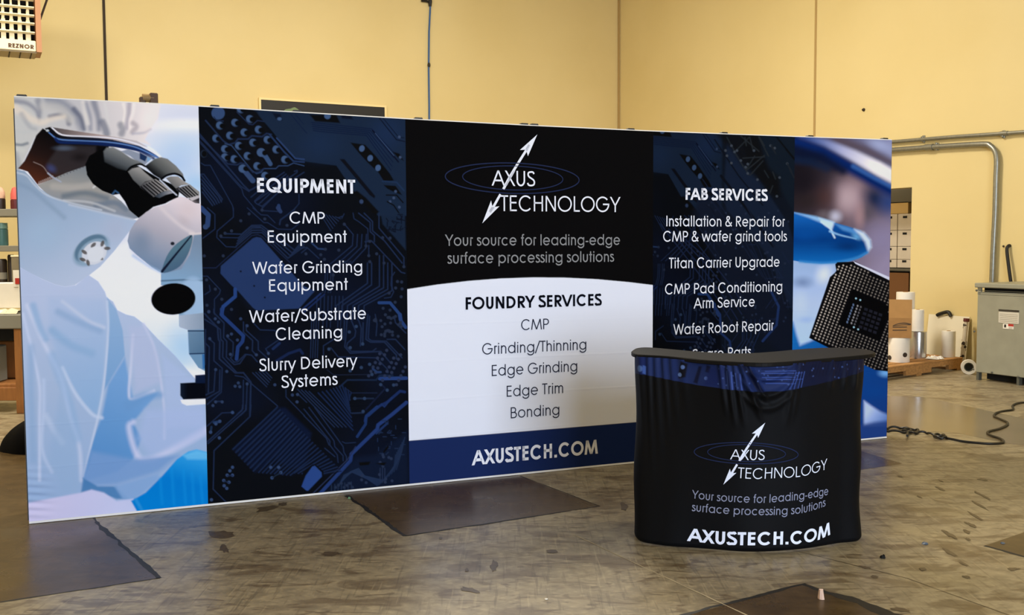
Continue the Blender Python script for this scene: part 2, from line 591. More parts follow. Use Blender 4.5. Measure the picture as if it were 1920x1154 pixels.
def ragged(p, q, w, m, mb, z=.0012, seed=0):
    """an uneven strip of joint filler from p to q on the floor"""
    rg = np.random.default_rng(seed)
    p, q = np.asarray(p), np.asarray(q)
    t = (q - p) / np.linalg.norm(q - p)
    nn = np.array([-t[1], t[0], 0])
    n = max(4, int(np.linalg.norm(q - p) / .03))
    a = np.convolve(rg.normal(0, .35, n + 3), np.ones(3) / 3, 'valid')
    b = np.convolve(rg.normal(0, .35, n + 3), np.ones(3) / 3, 'valid')
    L = [p + (q - p) * i / n + nn * w * (.5 + a[i]) for i in range(n + 1)]
    R = [p + (q - p) * i / n - nn * w * (.5 + b[i]) for i in range(n + 1)]
    for i in range(n):
        mb.add([(*L[i][:2], z), (*R[i][:2], z), (*R[i + 1][:2], z), (*L[i + 1][:2], z)], [(0, 1, 2, 3)], m)


FP = on_floor
back = 1.4 * E2
p1 = [FP(300, 1085), FP(180, 980), FP(180, 980) + 2.4 * E2, FP(180, 980) + 2.4 * E2 - 4.5 * E1, FP(300, 1085) - 4.0 * E1, FP(0, 1130)]
poly_floor(fl, p1, m_patch, .0008)
ragged(FP(300, 1085), FP(180, 980), .024, m_tar, fl, seed=1)
ragged(FP(180, 980), FP(180, 980) + 1.6 * E2, .014, m_tar, fl, seed=2)
ragged(FP(300, 1085), FP(-60, 1139), .010, m_tar, fl, seed=3)
p2 = [FP(760, 1006), FP(1125, 950), FP(1040, 919), FP(975, 893), FP(975, 893) + .8 * E2, FP(650, 930) + .8 * E2, FP(650, 930)]
poly_floor(fl, p2, m_patch, .0008)
ragged(FP(650, 930), FP(760, 1006), .024, m_tar, fl, seed=4)
ragged(FP(760, 1006), FP(1125, 950), .016, m_tar, fl, seed=5)
ragged(FP(1125, 950), FP(975, 893), .006, m_tar, fl, seed=6)
p3 = [FP(1510, 1095), FP(1250, 1165), FP(1200, 1300), FP(1800, 1300), FP(1720, 1170)]
poly_floor(fl, p3, m_patch, .0008)
ragged(FP(1510, 1095), FP(1240, 1166), .024, m_tar, fl, seed=7)
ragged(FP(1510, 1097), FP(1720, 1171), .05, m_tar, fl, seed=8)
p4 = [FP(1847, 1024), FP(1990, 975), FP(2050, 1060), FP(1930, 1048)]
poly_floor(fl, p4, m_patch, .0008)
ragged(FP(1847, 1024), FP(1960, 1056), .016, m_tar, fl, seed=9)
p5 = [FP(1692, 870), FP(1560, 830), FP(1500, 850), FP(1600, 884)]
poly_floor(fl, p5, m_patch, .0008)
# smooth darker bay on the right, saw cut, stains
p6 = [FP(1640, 742), FP(1730, 745), FP(1920, 785), FP(1985, 800), FP(1985, 840), FP(1900, 834), FP(1790, 812), FP(1640, 806)]
poly_floor(fl, p6, mat('smooth_bay', (110, 96, 72), .2, noise=.12, nscale=3), .0006)
ragged(FP(1075, 1003), FP(1420, 1164), .007, m_seam, fl, z=.0014, seed=10)
ragged(FP(1292, 984), FP(1700, 1085), .005, m_stain, fl, z=.0010, seed=11)
ragged(FP(1700, 1085), FP(1990, 1190), .005, m_stain, fl, z=.0010, seed=12)
rg = np.random.default_rng(21)


def stain(px, py, rx, ry, rot=0):
    """irregular dried spot"""
    c = FP(px, py)
    kx, ky = np.linalg.norm(FP(px + 1, py) - c), np.linalg.norm(FP(px, py + 1) - c)
    n = 14
    pts = []
    for i in range(n):
        a = 2 * math.pi * i / n
        r_ = rg.uniform(.55, 1.1)
        x, y = .85 * rx * r_ * math.cos(a), ry * r_ * math.sin(a)
        cr, sr = math.cos(math.radians(rot)), math.sin(math.radians(rot))
        pts.append(c + np.array([(x * cr - y * sr) * kx, -(x * sr + y * cr) * ky, 0]))
    poly_floor(fl, pts, m_stain, .0016)


for q in ((1842, 930, 5, 9, 0), (1836, 948, 5, 10, 0), (1828, 968, 6, 10, 10), (1820, 985, 8, 6, 0), (1813, 998, 8, 5, 0), (1815, 1012, 6, 3, 0), (1780, 1003, 9, 8, 0), (1779, 1036, 9, 9, 0), (1812, 1083, 9, 3, 0), (1763, 917, 6, 5, 0), (1763, 902, 4, 3, 0), (1723, 932, 4, 3, 0), (1688, 894, 7, 2, 0), (1843, 900, 13, 2.5, 0), (1806, 1058, 8, 4, 20), (1622, 1065, 12, 3, 10), (1900, 1068, 20, 2.5, -6), (1690, 1145, 26, 4, 8), (1730, 1068, 10, 3, -10), (1640, 1083, 10, 3, 0),
          (500, 955, 26, 6, -6), (418, 1002, 36, 8, 8), (420, 1030, 20, 5, 25), (530, 946, 12, 4, 0), (620, 1040, 26, 5, 0), (880, 1107, 28, 5, 10), (926, 1062, 9, 12, 0), (875, 1070, 5, 4, 0), (826, 1010, 5, 3, 0), (1170, 950, 12, 8, -40), (1035, 1035, 14, 4, 0), (740, 955, 10, 3, 0)):
    stain(*q)
floor = fl.build('floor', kind='structure')

T_ = .2


def slab(name, mb):
    return mb.build(name, kind='structure')


# back, left and ceiling
w = MB()
w.box(B((A_LEFT + A_RIGHT) / 2, B_BACK + T_ / 2, Z_CEIL / 2), (A_RIGHT - A_LEFT, T_, Z_CEIL), m_wall, E1, E2)
slab('wall_back', w)
w = MB()
w.box(B(A_LEFT - T_ / 2, (B_FRONT + B_BACK) / 2, Z_CEIL / 2), (T_, B_BACK - B_FRONT + 2 * T_, Z_CEIL), m_wall, E1, E2)
slab('wall_left', w)
w = MB()
w.box(B((A_LEFT + A_RIGHT) / 2, (B_FRONT + B_BACK) / 2, Z_CEIL + T_ / 2), (A_RIGHT - A_LEFT + 2 * T_, B_BACK - B_FRONT + 2 * T_, T_), m_ceil, E1, E2)
slab('ceiling', w)
# front wall with the open roll-up door
w = MB()
for a0, a1, z0, z1 in ((A_LEFT, DOOR_A0, 0, Z_CEIL), (DOOR_A1, A_RIGHT, 0, Z_CEIL), (DOOR_A0, DOOR_A1, DOOR_H, Z_CEIL)):
    w.box(B((a0 + a1) / 2, B_FRONT - T_ / 2, (z0 + z1) / 2), (a1 - a0, T_, z1 - z0), m_wall, E1, E2)
slab('wall_front', w)
# right wall with the doorway to the store room
jb = (on_wall(1707, 500) @ E2)
DW0, DW1, DWH = jb, jb + 1.75, on_wall(1690, 352.5)[2]
w = MB()
for b0_, b1_, z0, z1 in ((B_FRONT, DW0, 0, Z_CEIL), (DW1, B_BACK, 0, Z_CEIL), (DW0, DW1, DWH, Z_CEIL)):
    w.box(B(A_RIGHT + T_ / 2, (b0_ + b1_) / 2, (z0 + z1) / 2), (T_, b1_ - b0_, z1 - z0), m_wall, E1, E2)
slab('wall_right', w)
# store room beyond it
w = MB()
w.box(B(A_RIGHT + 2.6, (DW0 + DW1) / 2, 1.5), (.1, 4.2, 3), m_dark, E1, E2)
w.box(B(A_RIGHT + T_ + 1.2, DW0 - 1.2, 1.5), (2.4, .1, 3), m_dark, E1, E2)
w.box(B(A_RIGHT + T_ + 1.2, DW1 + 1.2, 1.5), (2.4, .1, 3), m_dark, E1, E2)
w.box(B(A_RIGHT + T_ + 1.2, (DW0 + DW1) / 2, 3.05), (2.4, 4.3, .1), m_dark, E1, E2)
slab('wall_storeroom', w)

# joints between the tilt-up wall panels
aj = on_back(197, 100) @ E1
w = MB()
w.box(B(aj, B_BACK - .006, Z_CEIL / 2), (.035, .012, Z_CEIL), m_jointdark, E1, E2)
slab('trim_1', w)
bj = on_wall(1529, 120) @ E2
w = MB()
w.box(B(A_RIGHT - .004, bj, Z_CEIL / 2), (.008, .035, Z_CEIL), m_jointtan, E1, E2)
slab('trim_2', w)
w = MB()
w.box(B(A_RIGHT - .02, B_BACK - .02, Z_CEIL / 2), (.03, .03, Z_CEIL), m_jointtan, E1, E2)
slab('trim_3', w)
# ------------------------------------------------------------------ print artwork: colours laid on a dense sheet of vertices
class Canvas:
    """X, Y: photo-frame coordinates of every vertex of a stretch of printed fabric; C: its printed colour"""

    def __init__(s, X, Y, C):
        s.X, s.Y, s.C = X, Y, C
        s.c0, s.c1 = X.min(0), X.max(0)
        s.r0, s.r1 = Y.min(1), Y.max(1)

    def win(s, x0, y0, x1, y1):
        c = np.nonzero((s.c1 >= x0) & (s.c0 <= x1))[0]
        r = np.nonzero((s.r1 >= y0) & (s.r0 <= y1))[0]
        if len(c) == 0 or len(r) == 0:
            return None
        sl = (slice(r[0], r[-1] + 1), slice(c[0], c[-1] + 1))
        return sl, s.X[sl], s.Y[sl]

    def blend(s, sl, cov, col):
        cov = np.clip(cov, 0, 1)[..., None]
        s.C[sl] = s.C[sl] * (1 - cov) + col * cov

    def colour(s, col, X, Y):
        if callable(col):
            return lin(col(X, Y))
        return lin(col)

    def poly(s, pts, col, soft=1.0, alpha=1.0, curve=0):
        if curve:
            pts = closed_path([np.array(p, float) for p in pts], curve)
        P = np.array(pts, float)
        w = s.win(P[:, 0].min() - soft, P[:, 1].min() - soft, P[:, 0].max() + soft, P[:, 1].max() + soft)
        if w is None:
            return
        sl, X, Y = w
        d = np.full(X.shape, 1e9)
        ins = np.zeros(X.shape, bool)
        n = len(P)
        for i in range(n):
            ax, ay = P[i]
            bx, by = P[(i + 1) % n]
            ex, ey = bx - ax, by - ay
            L = ex * ex + ey * ey
            if L < 1e-9:
                continue
            t = np.clip(((X - ax) * ex + (Y - ay) * ey) / L, 0, 1)
            d = np.minimum(d, (X - ax - t * ex) ** 2 + (Y - ay - t * ey) ** 2)
            if ay != by:
                cr = ((Y < ay) != (Y < by)) & (X < ax + (Y - ay) * ex / ey)
                ins ^= cr
        sd = np.sqrt(d) * np.where(ins, 1, -1)
        q = np.clip(.5 + sd / soft, 0, 1)
        if soft > 3:
            q = q * q * (3 - 2 * q)
        s.blend(sl, alpha * q, s.colour(col, X, Y))

    def stroke(s, pts, width, col, soft=1.0, alpha=1.0, curve=0):
        """width: number or (start, end)"""
        if curve:
            pts = smooth_path([np.array(p, float) for p in pts], curve)
        P = np.array(pts, float)
        w0, w1 = (width, width) if np.isscalar(width) else width
        m = max(w0, w1) / 2 + soft
        n = len(P) - 1
        w = s.win(P[:, 0].min() - m, P[:, 1].min() - m, P[:, 0].max() + m, P[:, 1].max() + m)
        if w is None:
            return
        sl, X, Y = w
        best = np.full(X.shape, -1e9)
        for i in range(n):
            ax, ay = P[i]
            ex, ey = P[i + 1] - P[i]
            L = ex * ex + ey * ey
            if L < 1e-9:
                continue
            t = np.clip(((X - ax) * ex + (Y - ay) * ey) / L, 0, 1)
            dd = np.sqrt((X - ax - t * ex) ** 2 + (Y - ay - t * ey) ** 2)
            ww = w0 + (w1 - w0) * (i + t) / n
            best = np.maximum(best, ww / 2 - dd)
        q = np.clip(.5 + best / soft, 0, 1)
        if soft > 3:
            q = q * q * (3 - 2 * q)
        s.blend(sl, alpha * q, s.colour(col, X, Y))

    def blob(s, x, y, rx, ry, col, alpha=1.0, rot=0.0, hard=0.0):
        R = max(rx, ry)
        w = s.win(x - R, y - R, x + R, y + R)
        if w is None:
            return
        sl, X, Y = w
        c, n = math.cos(math.radians(rot)), math.sin(math.radians(rot))
        u = ((X - x) * c + (Y - y) * n) / rx
        v = (-(X - x) * n + (Y - y) * c) / ry
        d = np.sqrt(u * u + v * v)
        q = np.clip((1 - d) / max(1 - hard, 1e-3), 0, 1)
        s.blend(sl, alpha * q * q * (3 - 2 * q), s.colour(col, X, Y))

    def disc(s, x, y, rx, ry, col, soft=1.0, alpha=1.0, rot=0.0):
        R = max(rx, ry) + soft
        w = s.win(x - R, y - R, x + R, y + R)
        if w is None:
            return
        sl, X, Y = w
        c, n = math.cos(math.radians(rot)), math.sin(math.radians(rot))
        u = ((X - x) * c + (Y - y) * n) / rx
        v = (-(X - x) * n + (Y - y) * c) / ry
        d = np.sqrt(u * u + v * v)
        s.blend(sl, alpha * np.clip(.5 + (1 - d) * min(rx, ry) / soft, 0, 1), s.colour(col, X, Y))


def grad(x0, y0, c0, x1, y1, c1, cm=None):
    """two- or three-colour ramp of printing ink between two points"""
    c0, c1 = np.array(c0, float), np.array(c1, float)

    def f(X, Y):
        ex, ey = x1 - x0, y1 - y0
        t = np.clip(((X - x0) * ex + (Y - y0) * ey) / (ex * ex + ey * ey), 0, 1)[..., None]
        if cm is None:
            return c0 + (c1 - c0) * t
        m = np.array(cm, float)
        return np.where(t < .5, c0 + (m - c0) * t * 2, m + (c1 - m) * (t * 2 - 1))
    return f


def crop(x0, y0, k):
    return lambda *p: [(x0 + k * p[i], y0 + k * p[i + 1]) for i in range(0, len(p), 2)]


# ---- the microscope picture on the left
def paint_lab(c):
    c.poly([(0, 150), (420, 150), (420, 1010), (0, 1010)], grad(330, 200, (222, 226, 238), 300, 560, (232, 236, 254)))
    c.blob(350, 215, 90, 40, (214, 220, 236))
    c.blob(350, 236, 110, 22, (240, 242, 250), .9)
    c.blob(345, 275, 110, 50, (192, 214, 242), .9)
    c.blob(330, 310, 90, 50, (176, 204, 240), .8)
    c.blob(366, 345, 50, 40, (172, 206, 242), .9)
    c.blob(300, 680, 130, 110, (206, 224, 250), .8)
    c.blob(345, 650, 60, 70, (178, 210, 246), .9)
    c.blob(350, 705, 60, 26, (238, 240, 254), .9)
    # bouffant cap
    c.poly([(10, 170), (300, 170), (300, 200), (296, 222), (280, 245), (272, 262), (282, 272), (240, 262), (180, 256), (110, 250), (84, 243), (66, 258), (50, 292), (38, 316), (30, 340), (10, 340)],
           grad(20, 250, (200, 203, 203), 290, 215, (234, 228, 230), (198, 198, 203)), 6)
    K = crop(20, 180, .156)
    c.stroke(K(40, 60, 200, 90, 310, 180, 340, 300), (10, 5), (146, 150, 164), 9, .8, 5)
    c.stroke(K(330, 60, 350, 160, 350, 250), (12, 6), (142, 146, 160), 10, .7, 5)
    c.stroke(K(480, 50, 640, 120, 780, 230, 850, 380), (26, 12), (142, 148, 164), 14, .75, 5)
    c.stroke(K(470, 250, 600, 225, 680, 260, 700, 330), (7, 9), (118, 122, 140), 8, .85, 5)
    c.stroke(K(760, 160, 840, 260, 880, 400), (9, 6), (112, 118, 138), 8, .8, 5)
    c.stroke(K(900, 100, 950, 250, 960, 400), (10, 7), (152, 156, 172), 9, .8, 5)
    c.stroke(K(1000, 80, 1050, 250, 1060, 400), (12, 8), (130, 136, 154), 10, .75, 5)
    c.stroke(K(870, 80, 890, 180, 930, 330), 7, (224, 222, 220), 8, .7, 5)
    c.stroke(K(400, 120, 600, 160, 720, 280), 16, (198, 198, 198), 12, .7, 5)
    c.stroke(K(60, 150, 160, 220, 250, 280, 380, 320, 480, 280, 640, 250), (16, 8), (224, 216, 206), 10, .75, 5)
    c.stroke(K(130, 220, 230, 370, 300, 400), (9, 6), (168, 172, 180), 9, .6, 5)
    c.stroke(K(60, 420, 140, 440, 240, 430), 6, (196, 200, 202), 8, .7, 5)
    c.stroke(K(60, 585, 130, 590, 200, 570), 5, (120, 130, 142), 6, .8, 5)
    c.stroke(K(70, 640, 110, 640, 150, 660), 10, (206, 210, 208), 8, .6, 5)
    c.stroke(K(60, 700, 90, 800, 90, 860), 10, (168, 174, 180), 8, .7, 5)
    K = crop(190, 180, .1646)
    c.stroke(K(40, 80, 60, 200, 80, 350), 6, (214, 214, 216), 7, .8, 5)
    c.stroke(K(250, 90, 270, 200, 230, 380), 5, (236, 232, 230), 6, .8, 5)
    c.stroke(K(320, 90, 310, 220, 290, 360), 9, (178, 174, 186), 8, .8, 5)
    c.stroke(K(370, 90, 360, 190, 330, 280, 330, 400), 6, (238, 232, 232), 6, .8, 5)
    c.stroke(K(10, 300, 40, 360, 60, 430), 13, (116, 124, 142), 9, .7, 5)
    c.stroke(K(220, 330, 240, 390, 230, 430), 12, (150, 152, 164), 9, .8, 5)
    c.stroke(K(360, 310, 400, 350, 350, 410), 9, (182, 176, 184), 8, .8, 5)
    c.stroke(K(360, 430, 480, 420, 560, 380), 4, (180, 180, 196), 6, .7, 5)
    c.blob(278, 225, 26, 36, (240, 232, 232), .7)
    # face behind the glasses
    c.poly([(80, 241), (68, 254), (58, 278), (46, 302), (34, 316), (52, 322), (70, 346), (98, 337), (128, 324), (162, 312), (176, 330), (200, 300), (205, 272), (120, 262)],
           grad(100, 250, (20, 18, 20), 62, 338, (96, 56, 40), (48, 34, 32)), 1.5)
    c.poly([(112, 272), (180, 274), (180, 322), (150, 320), (104, 330), (88, 306)], (66, 62, 66), 8, .7)
    c.blob(120, 278, 30, 8, (98, 112, 132), .7)
    c.blob(96, 316, 16, 12, (74, 82, 124), .9, 30)
    c.blob(150, 295, 26, 14, (36, 32, 34), .8)
    c.stroke([(63, 304), (80, 312), (90, 325), (103, 336)], 1.6, (150, 136, 134), 1.5, .8, 4)
    # upper mask around the nose
    c.poly([(70, 347), (95, 337), (125, 324), (162, 311), (163, 325), (172, 340), (192, 357), (215, 368), (228, 378), (240, 392), (262, 408), (240, 414), (180, 398), (130, 386), (90, 366)],
           grad(160, 315, (134, 142, 150), 150, 395, (140, 150, 166), (164, 164, 162)), 1.2)
    c.stroke([(100, 350), (140, 352), (180, 345)], 12, (180, 178, 176), 10, .7, 4)
    c.stroke([(120, 368), (160, 362), (200, 372)], 10, (116, 128, 140), 10, .8, 4)
    c.stroke([(175, 352), (185, 345), (195, 352)], 3, (214, 216, 220), 4, .8, 4)
    c.stroke([(180, 385), (215, 380), (236, 392)], 10, (120, 134, 152), 8, .8, 4)
    c.stroke([(120, 376), (170, 380), (215, 396)], 4, (196, 200, 206), 5, .7, 4)
    for i in range(9):
        c.stroke([(72 + 3.2 * i, 346 - 1.4 * i), (73.5 + 3.2 * i, 341 - 1.4 * i)], 1.5, (176, 160, 156), 1, .9)
    for i in range(9):
        c.disc(108 + 6 * i, 333 - 2.4 * i, 1.1, 1.1, (84, 88, 98), 1, .8)
    c.stroke([(90, 325), (100, 333), (114, 341)], 3, (168, 176, 194), 2, .9, 3)
    # big mask
    c.poly([(20, 317), (46, 321), (60, 335), (75, 354), (100, 371), (135, 384), (180, 395), (225, 406), (258, 414), (244, 432), (215, 470), (188, 500), (160, 522), (140, 535), (122, 538), (104, 534), (80, 524), (55, 512), (38, 502), (20, 500)],
           grad(60, 330, (152, 172, 196), 150, 530, (186, 200, 224), (166, 186, 212)), 1.2)
    c.stroke([(32, 324), (50, 330), (64, 346), (88, 366), (130, 380), (190, 394)], 3, (196, 206, 220), 4, .8, 4)
    c.stroke([(34, 345), (60, 356), (90, 382), (120, 408)], 8, (140, 162, 188), 10, .6, 4)
    c.blob(80, 440, 60, 60, (166, 190, 216), .7)
    c.blob(215, 430, 40, 40, (176, 188, 212), .8)
    c.stroke([(130, 384), (190, 398), (250, 412)], 4, (190, 200, 216), 5, .8, 3)
    # valve
    c.disc(171, 470, 38, 24, (140, 168, 192), 5, .9, -36)
    c.disc(170, 466, 34, 21, (98, 128, 152), 3, .9, -36)
    c.disc(174, 472, 31, 20, (150, 174, 196), 3, .9, -36)
    c.disc(177, 475, 25, 20, (208, 214, 226), 2, 1, -36)
    for x, y, r in ((158, 473, 35), (175, 460, -45), (192, 457, -70), (155, 487, 20), (165, 493, 75), (201, 466, 0), (188, 484, 30)):
        c.disc(x, y, 6, 3.2, (96, 92, 92), 1.5, .9, r)
    c.disc(179, 477, 16, 14, (214, 220, 230), 2, 1, -36)
    # safety glasses
    c.poly([(84, 241), (93, 238), (100, 243), (118, 254), (160, 256), (210, 260), (255, 270), (286, 286), (304, 298), (294, 296), (262, 284), (215, 276), (150, 271), (112, 270), (98, 258)], grad(90, 245, (24, 24, 30), 300, 290, (60, 90, 140), (32, 40, 62)), 1.2)
    c.poly([(94, 238), (150, 247), (210, 256), (256, 264), (278, 276), (262, 274), (210, 262), (160, 256), (118, 253)], grad(95, 240, (96, 90, 92), 270, 270, (198, 196, 204), (176, 160, 158)), 1.5)
    c.stroke([(98, 240), (116, 253), (160, 256), (210, 259), (250, 268), (275, 279), (300, 294)], 2.4, (226, 228, 240), 2, 1, 4)
    c.stroke([(92, 249), (110, 261), (150, 264), (205, 267), (250, 275), (285, 290), (298, 297)], 2.4, (110, 148, 208), 2, .9, 4)
    c.stroke([(104, 260), (114, 267), (160, 268), (210, 272), (255, 281), (288, 297)], 5, (26, 50, 104), 3, .9, 4)
    c.stroke([(278, 276), (290, 284), (302, 296)], 4, (232, 238, 248), 3, .9, 3)
    c.disc(89, 245, 3, 2.2, (190, 200, 210), 1.5)
    c.poly([(240, 280), (286, 296), (272, 309), (258, 304), (244, 293), (226, 284)], (148, 158, 176), 2)
    c.poly([(262, 286), (276, 294), (272, 303), (262, 298)], (40, 62, 100), 2)
    c.poly([(276, 294), (284, 298), (276, 304)], (130, 170, 208), 2)
    # eyepieces
    c.poly([(196, 276), (168, 292), (160, 308), (163, 328), (174, 345), (192, 358), (212, 366), (224, 364), (234, 378), (242, 394), (260, 409), (268, 404), (288, 388), (310, 380), (334, 371), (338, 352), (300, 336), (270, 318), (240, 300)], (13, 14, 16), 1.5)
    c.poly([(194, 284), (200, 277), (212, 276), (228, 284), (245, 296), (264, 304), (271, 309), (262, 309), (248, 313), (240, 321), (220, 316), (196, 304)],
           grad(228, 286, (132, 136, 138), 212, 322, (16, 20, 24), (92, 98, 104)), 3)
    c.stroke([(238, 322), (246, 313), (262, 308), (272, 312)], 3.5, (8, 8, 10), 1.5, 1, 3)
    c.poly([(240, 322), (248, 316), (262, 313), (270, 322), (288, 337), (272, 341), (263, 350), (250, 338)], grad(262, 318, (158, 158, 158), 250, 342, (92, 96, 100)), 2)
    c.poly([(262, 351), (270, 343), (292, 336), (322, 357), (304, 360), (288, 370)], grad(300, 340, (162, 160, 160), 268, 362, (70, 72, 78)), 1.5)
    for i in range(6):
        c.stroke([(264.5 + 5 * i, 350.5 - 2.4 * i), (285 + 5.4 * i, 369 - 2.6 * i)], 2.4, (14, 15, 20), 1.2, .95)
    c.poly([(290, 369), (304, 360), (318, 358), (326, 362), (312, 366), (300, 372)], grad(290, 366, (50, 60, 72), 326, 360, (176, 178, 186)), 1.5)
    c.poly([(296, 373), (310, 366), (326, 362), (334, 368), (310, 382), (288, 388)], (12, 12, 16), 1.5)
    c.stroke([(300, 338), (322, 358), (331, 366)], 2.5, (206, 214, 232), 1.8, .9)
    c.poly([(271, 312), (290, 298), (302, 295), (314, 298), (330, 311), (343, 326), (346, 338), (338, 330), (326, 327), (312, 331), (303, 337), (288, 328)],
           grad(312, 300, (132, 134, 134), 288, 330, (12, 14, 18), (96, 100, 102)), 2)
    c.stroke([(303, 336), (313, 329), (328, 326), (340, 331), (346, 339)], 4, (10, 10, 18), 1.5, 1, 3)
    c.poly([(311, 334), (320, 331), (334, 331), (346, 341), (356, 346), (340, 348), (330, 354), (322, 346)], grad(335, 332, (164, 162, 160), 320, 350, (110, 112, 116)), 1.5)
    c.poly([(330, 356), (340, 350), (356, 346), (374, 360), (374, 367), (356, 373), (346, 368)], grad(358, 348, (150, 150, 150), 336, 362, (90, 90, 96)), 1.2)
    for i in range(5):
        c.stroke([(333 + 5 * i, 356 - 1.8 * i), (351 + 5 * i, 371 - 1.2 * i)], 2.3, (14, 15, 24), 1.1, .95)
    c.poly([(352, 374), (374, 367), (374, 382), (362, 381)], (20, 20, 28), 1.2)
    c.poly([(354, 372), (374, 366), (374, 371), (360, 377)], (190, 188, 194), 1)
    c.stroke([(211, 364), (216, 358), (222, 362)], 3, (70, 108, 150), 2, .8)
    # microscope head
    c.poly([(261, 409), (274, 398), (290, 389), (303, 386), (314, 382), (325, 374), (337, 369), (349, 371), (359, 377), (367, 382), (384, 382), (390, 535), (302, 535), (302, 512), (284, 501), (256, 478), (243, 466), (239, 452), (243, 434), (252, 419)],
           grad(330, 375, (222, 214, 222), 275, 500, (122, 146, 176), (176, 176, 190)), 1.3)
    c.blob(352, 395, 34, 30, (214, 204, 210), .9)
    c.stroke([(302, 390), (320, 408), (345, 428), (362, 437)], 6, (216, 210, 216), 8, .8, 4)
    c.blob(345, 415, 24, 14, (194, 186, 194), .6, 35)
    c.stroke([(250, 480), (280, 500), (304, 512)], 5, (168, 194, 226), 6, .6)
    c.blob(265, 455, 30, 40, (128, 146, 170), .7)
    c.poly([(364, 440), (392, 438), (392, 535), (302, 535), (303, 514), (340, 505), (356, 478)], grad(350, 450, (132, 152, 176), 330, 530, (140, 174, 206)), 2)
    c.stroke([(356, 438), (366, 439), (384, 437)], 4, (220, 214, 216), 3, .8)
    c.poly([(360, 441), (346, 447), (326, 462), (312, 482), (303, 508), (304, 512), (320, 509), (338, 499), (352, 478), (360, 455)], grad(330, 465, (98, 130, 148), 345, 500, (84, 112, 140)), 1.5, curve=3)
    c.stroke([(358, 443), (330, 477), (304, 509)], (2.5, 5), (30, 38, 62), 1.5)
    c.disc(323.5, 457, 3.8, 3.3, (44, 48, 60), 1.5)
    c.stroke([(303, 527), (345, 525), (392, 527)], 2.5, (72, 98, 122), 2.5, .8)
    # lower part of the stand
    c.poly([(334, 529), (392, 529), (392, 700), (372, 690), (354, 664), (352, 618), (336, 612)], grad(340, 560, (150, 178, 206), 340, 660, (120, 156, 188)), 1.5)
    c.disc(362, 560, 26, 40, (168, 196, 226), 6, .8)
    c.poly([(336, 592), (392, 586), (392, 617), (352, 619), (337, 614)], grad(336, 600, (176, 190, 210), 392, 600, (140, 158, 180)), 1.5)
    c.stroke([(353, 621), (392, 621)], 2.4, (44, 66, 96), 1.4)
    c.poly([(353, 623), (392, 622), (392, 662), (356, 664)], grad(354, 630, (116, 146, 174), 385, 655, (96, 128, 158)), 1.3)
    c.stroke([(356, 664), (392, 663)], 2, (24, 52, 92), 1.2)
    c.poly([(379, 665), (392, 664), (392, 692), (380, 692)], (64, 120, 176), 2)
    c.disc(325, 561, 41.5, 29.5, (13, 13, 15), 1.6, 1, -4)
    # coat
    c.poly([(20, 500), (38, 502), (80, 524), (104, 534), (122, 538), (142, 535), (166, 516), (184, 528), (197, 548), (200, 558), (212, 566), (220, 582), (236, 590), (252, 594), (270, 608), (296, 636), (328, 667), (351, 694), (367, 712), (395, 716), (400, 1000), (20, 1000)],
           grad(120, 540, (186, 200, 228), 200, 900, (160, 186, 222), (172, 192, 222)), 2)
    K = crop(0, 550, .39)
    c.poly(K(230, 20, 500, 30, 520, 150, 500, 420, 470, 600, 400, 540, 300, 380, 240, 200), grad(120, 570, (178, 196, 226), 180, 760, (150, 184, 222)), 16, .9)
    c.stroke(K(250, 180, 340, 250, 440, 290), 14, (150, 182, 218), 14, .8, 4)
    c.stroke(K(280, 90, 380, 140, 480, 180), 12, (150, 178, 214), 12, .7, 4)
    c.stroke(K(300, 40, 420, 130, 500, 165), 6, (200, 210, 232), 8, .7, 4)
    c.poly(K(515, 20, 560, 80, 590, 180, 600, 300, 540, 400, 500, 470, 520, 250), grad(205, 580, (150, 182, 218), 205, 720, (128, 170, 214)), 4, .9)
    c.poly(K(600, 310, 520, 440, 490, 590, 440, 720, 395, 890, 420, 900, 560, 860, 640, 800, 680, 700, 640, 620, 760, 480, 640, 510), grad(250, 720, (126, 170, 218), 190, 880, (96, 152, 208)), 8, .95)
    c.stroke(K(640, 200, 630, 350, 620, 480, 640, 510, 740, 470), 5, (204, 212, 236), 6, .85, 5)
    c.stroke(K(690, 150, 740, 260, 770, 400, 790, 560, 790, 700), 5, (200, 208, 234), 6, .8, 5)
    c.poly(K(620, 160, 690, 160, 760, 300, 770, 430, 650, 480), (186, 196, 226), 14, .6)
    c.poly(K(780, 300, 940, 420, 980, 560, 980, 640, 800, 650), (178, 196, 230), 14, .7)
    c.stroke(K(620, 540, 700, 500, 770, 490), (20, 10), (120, 164, 212), 14, .7, 4)
    c.stroke(K(515, 40, 520, 180, 500, 430, 470, 600, 430, 760, 400, 880), 4, (196, 210, 234), 5, .9, 5)
    c.stroke(K(300, 360, 360, 480, 440, 580, 490, 600), 6, (200, 214, 238), 7, .8, 5)
    c.stroke(K(130, 60, 210, 240, 290, 400, 340, 600, 380, 740, 390, 900), 7, (204, 214, 238), 9, .8, 5)
    c.stroke(K(110, 100, 160, 300, 190, 450, 190, 600, 190, 900), 5, (200, 212, 238), 7, .8, 5)
    c.stroke(K(210, 420, 210, 560, 200, 700, 210, 780, 250, 860), 6, (190, 206, 234), 8, .8, 5)
    c.stroke(K(220, 590, 260, 660, 300, 720), 10, (190, 206, 232), 10, .7, 5)
    c.stroke(K(160, 60, 190, 160, 220, 220), 12, (152, 184, 220), 10, .7, 5)
    c.stroke(K(150, 260, 150, 480, 160, 800), 12, (150, 180, 216), 12, .6, 5)
    c.stroke(K(250, 300, 330, 520, 370, 700), 16, (150, 184, 222), 14, .6, 5)
    c.poly(K(290, 500, 370, 700, 385, 940, 300, 960, 230, 800), (158, 186, 220), 20, .6)
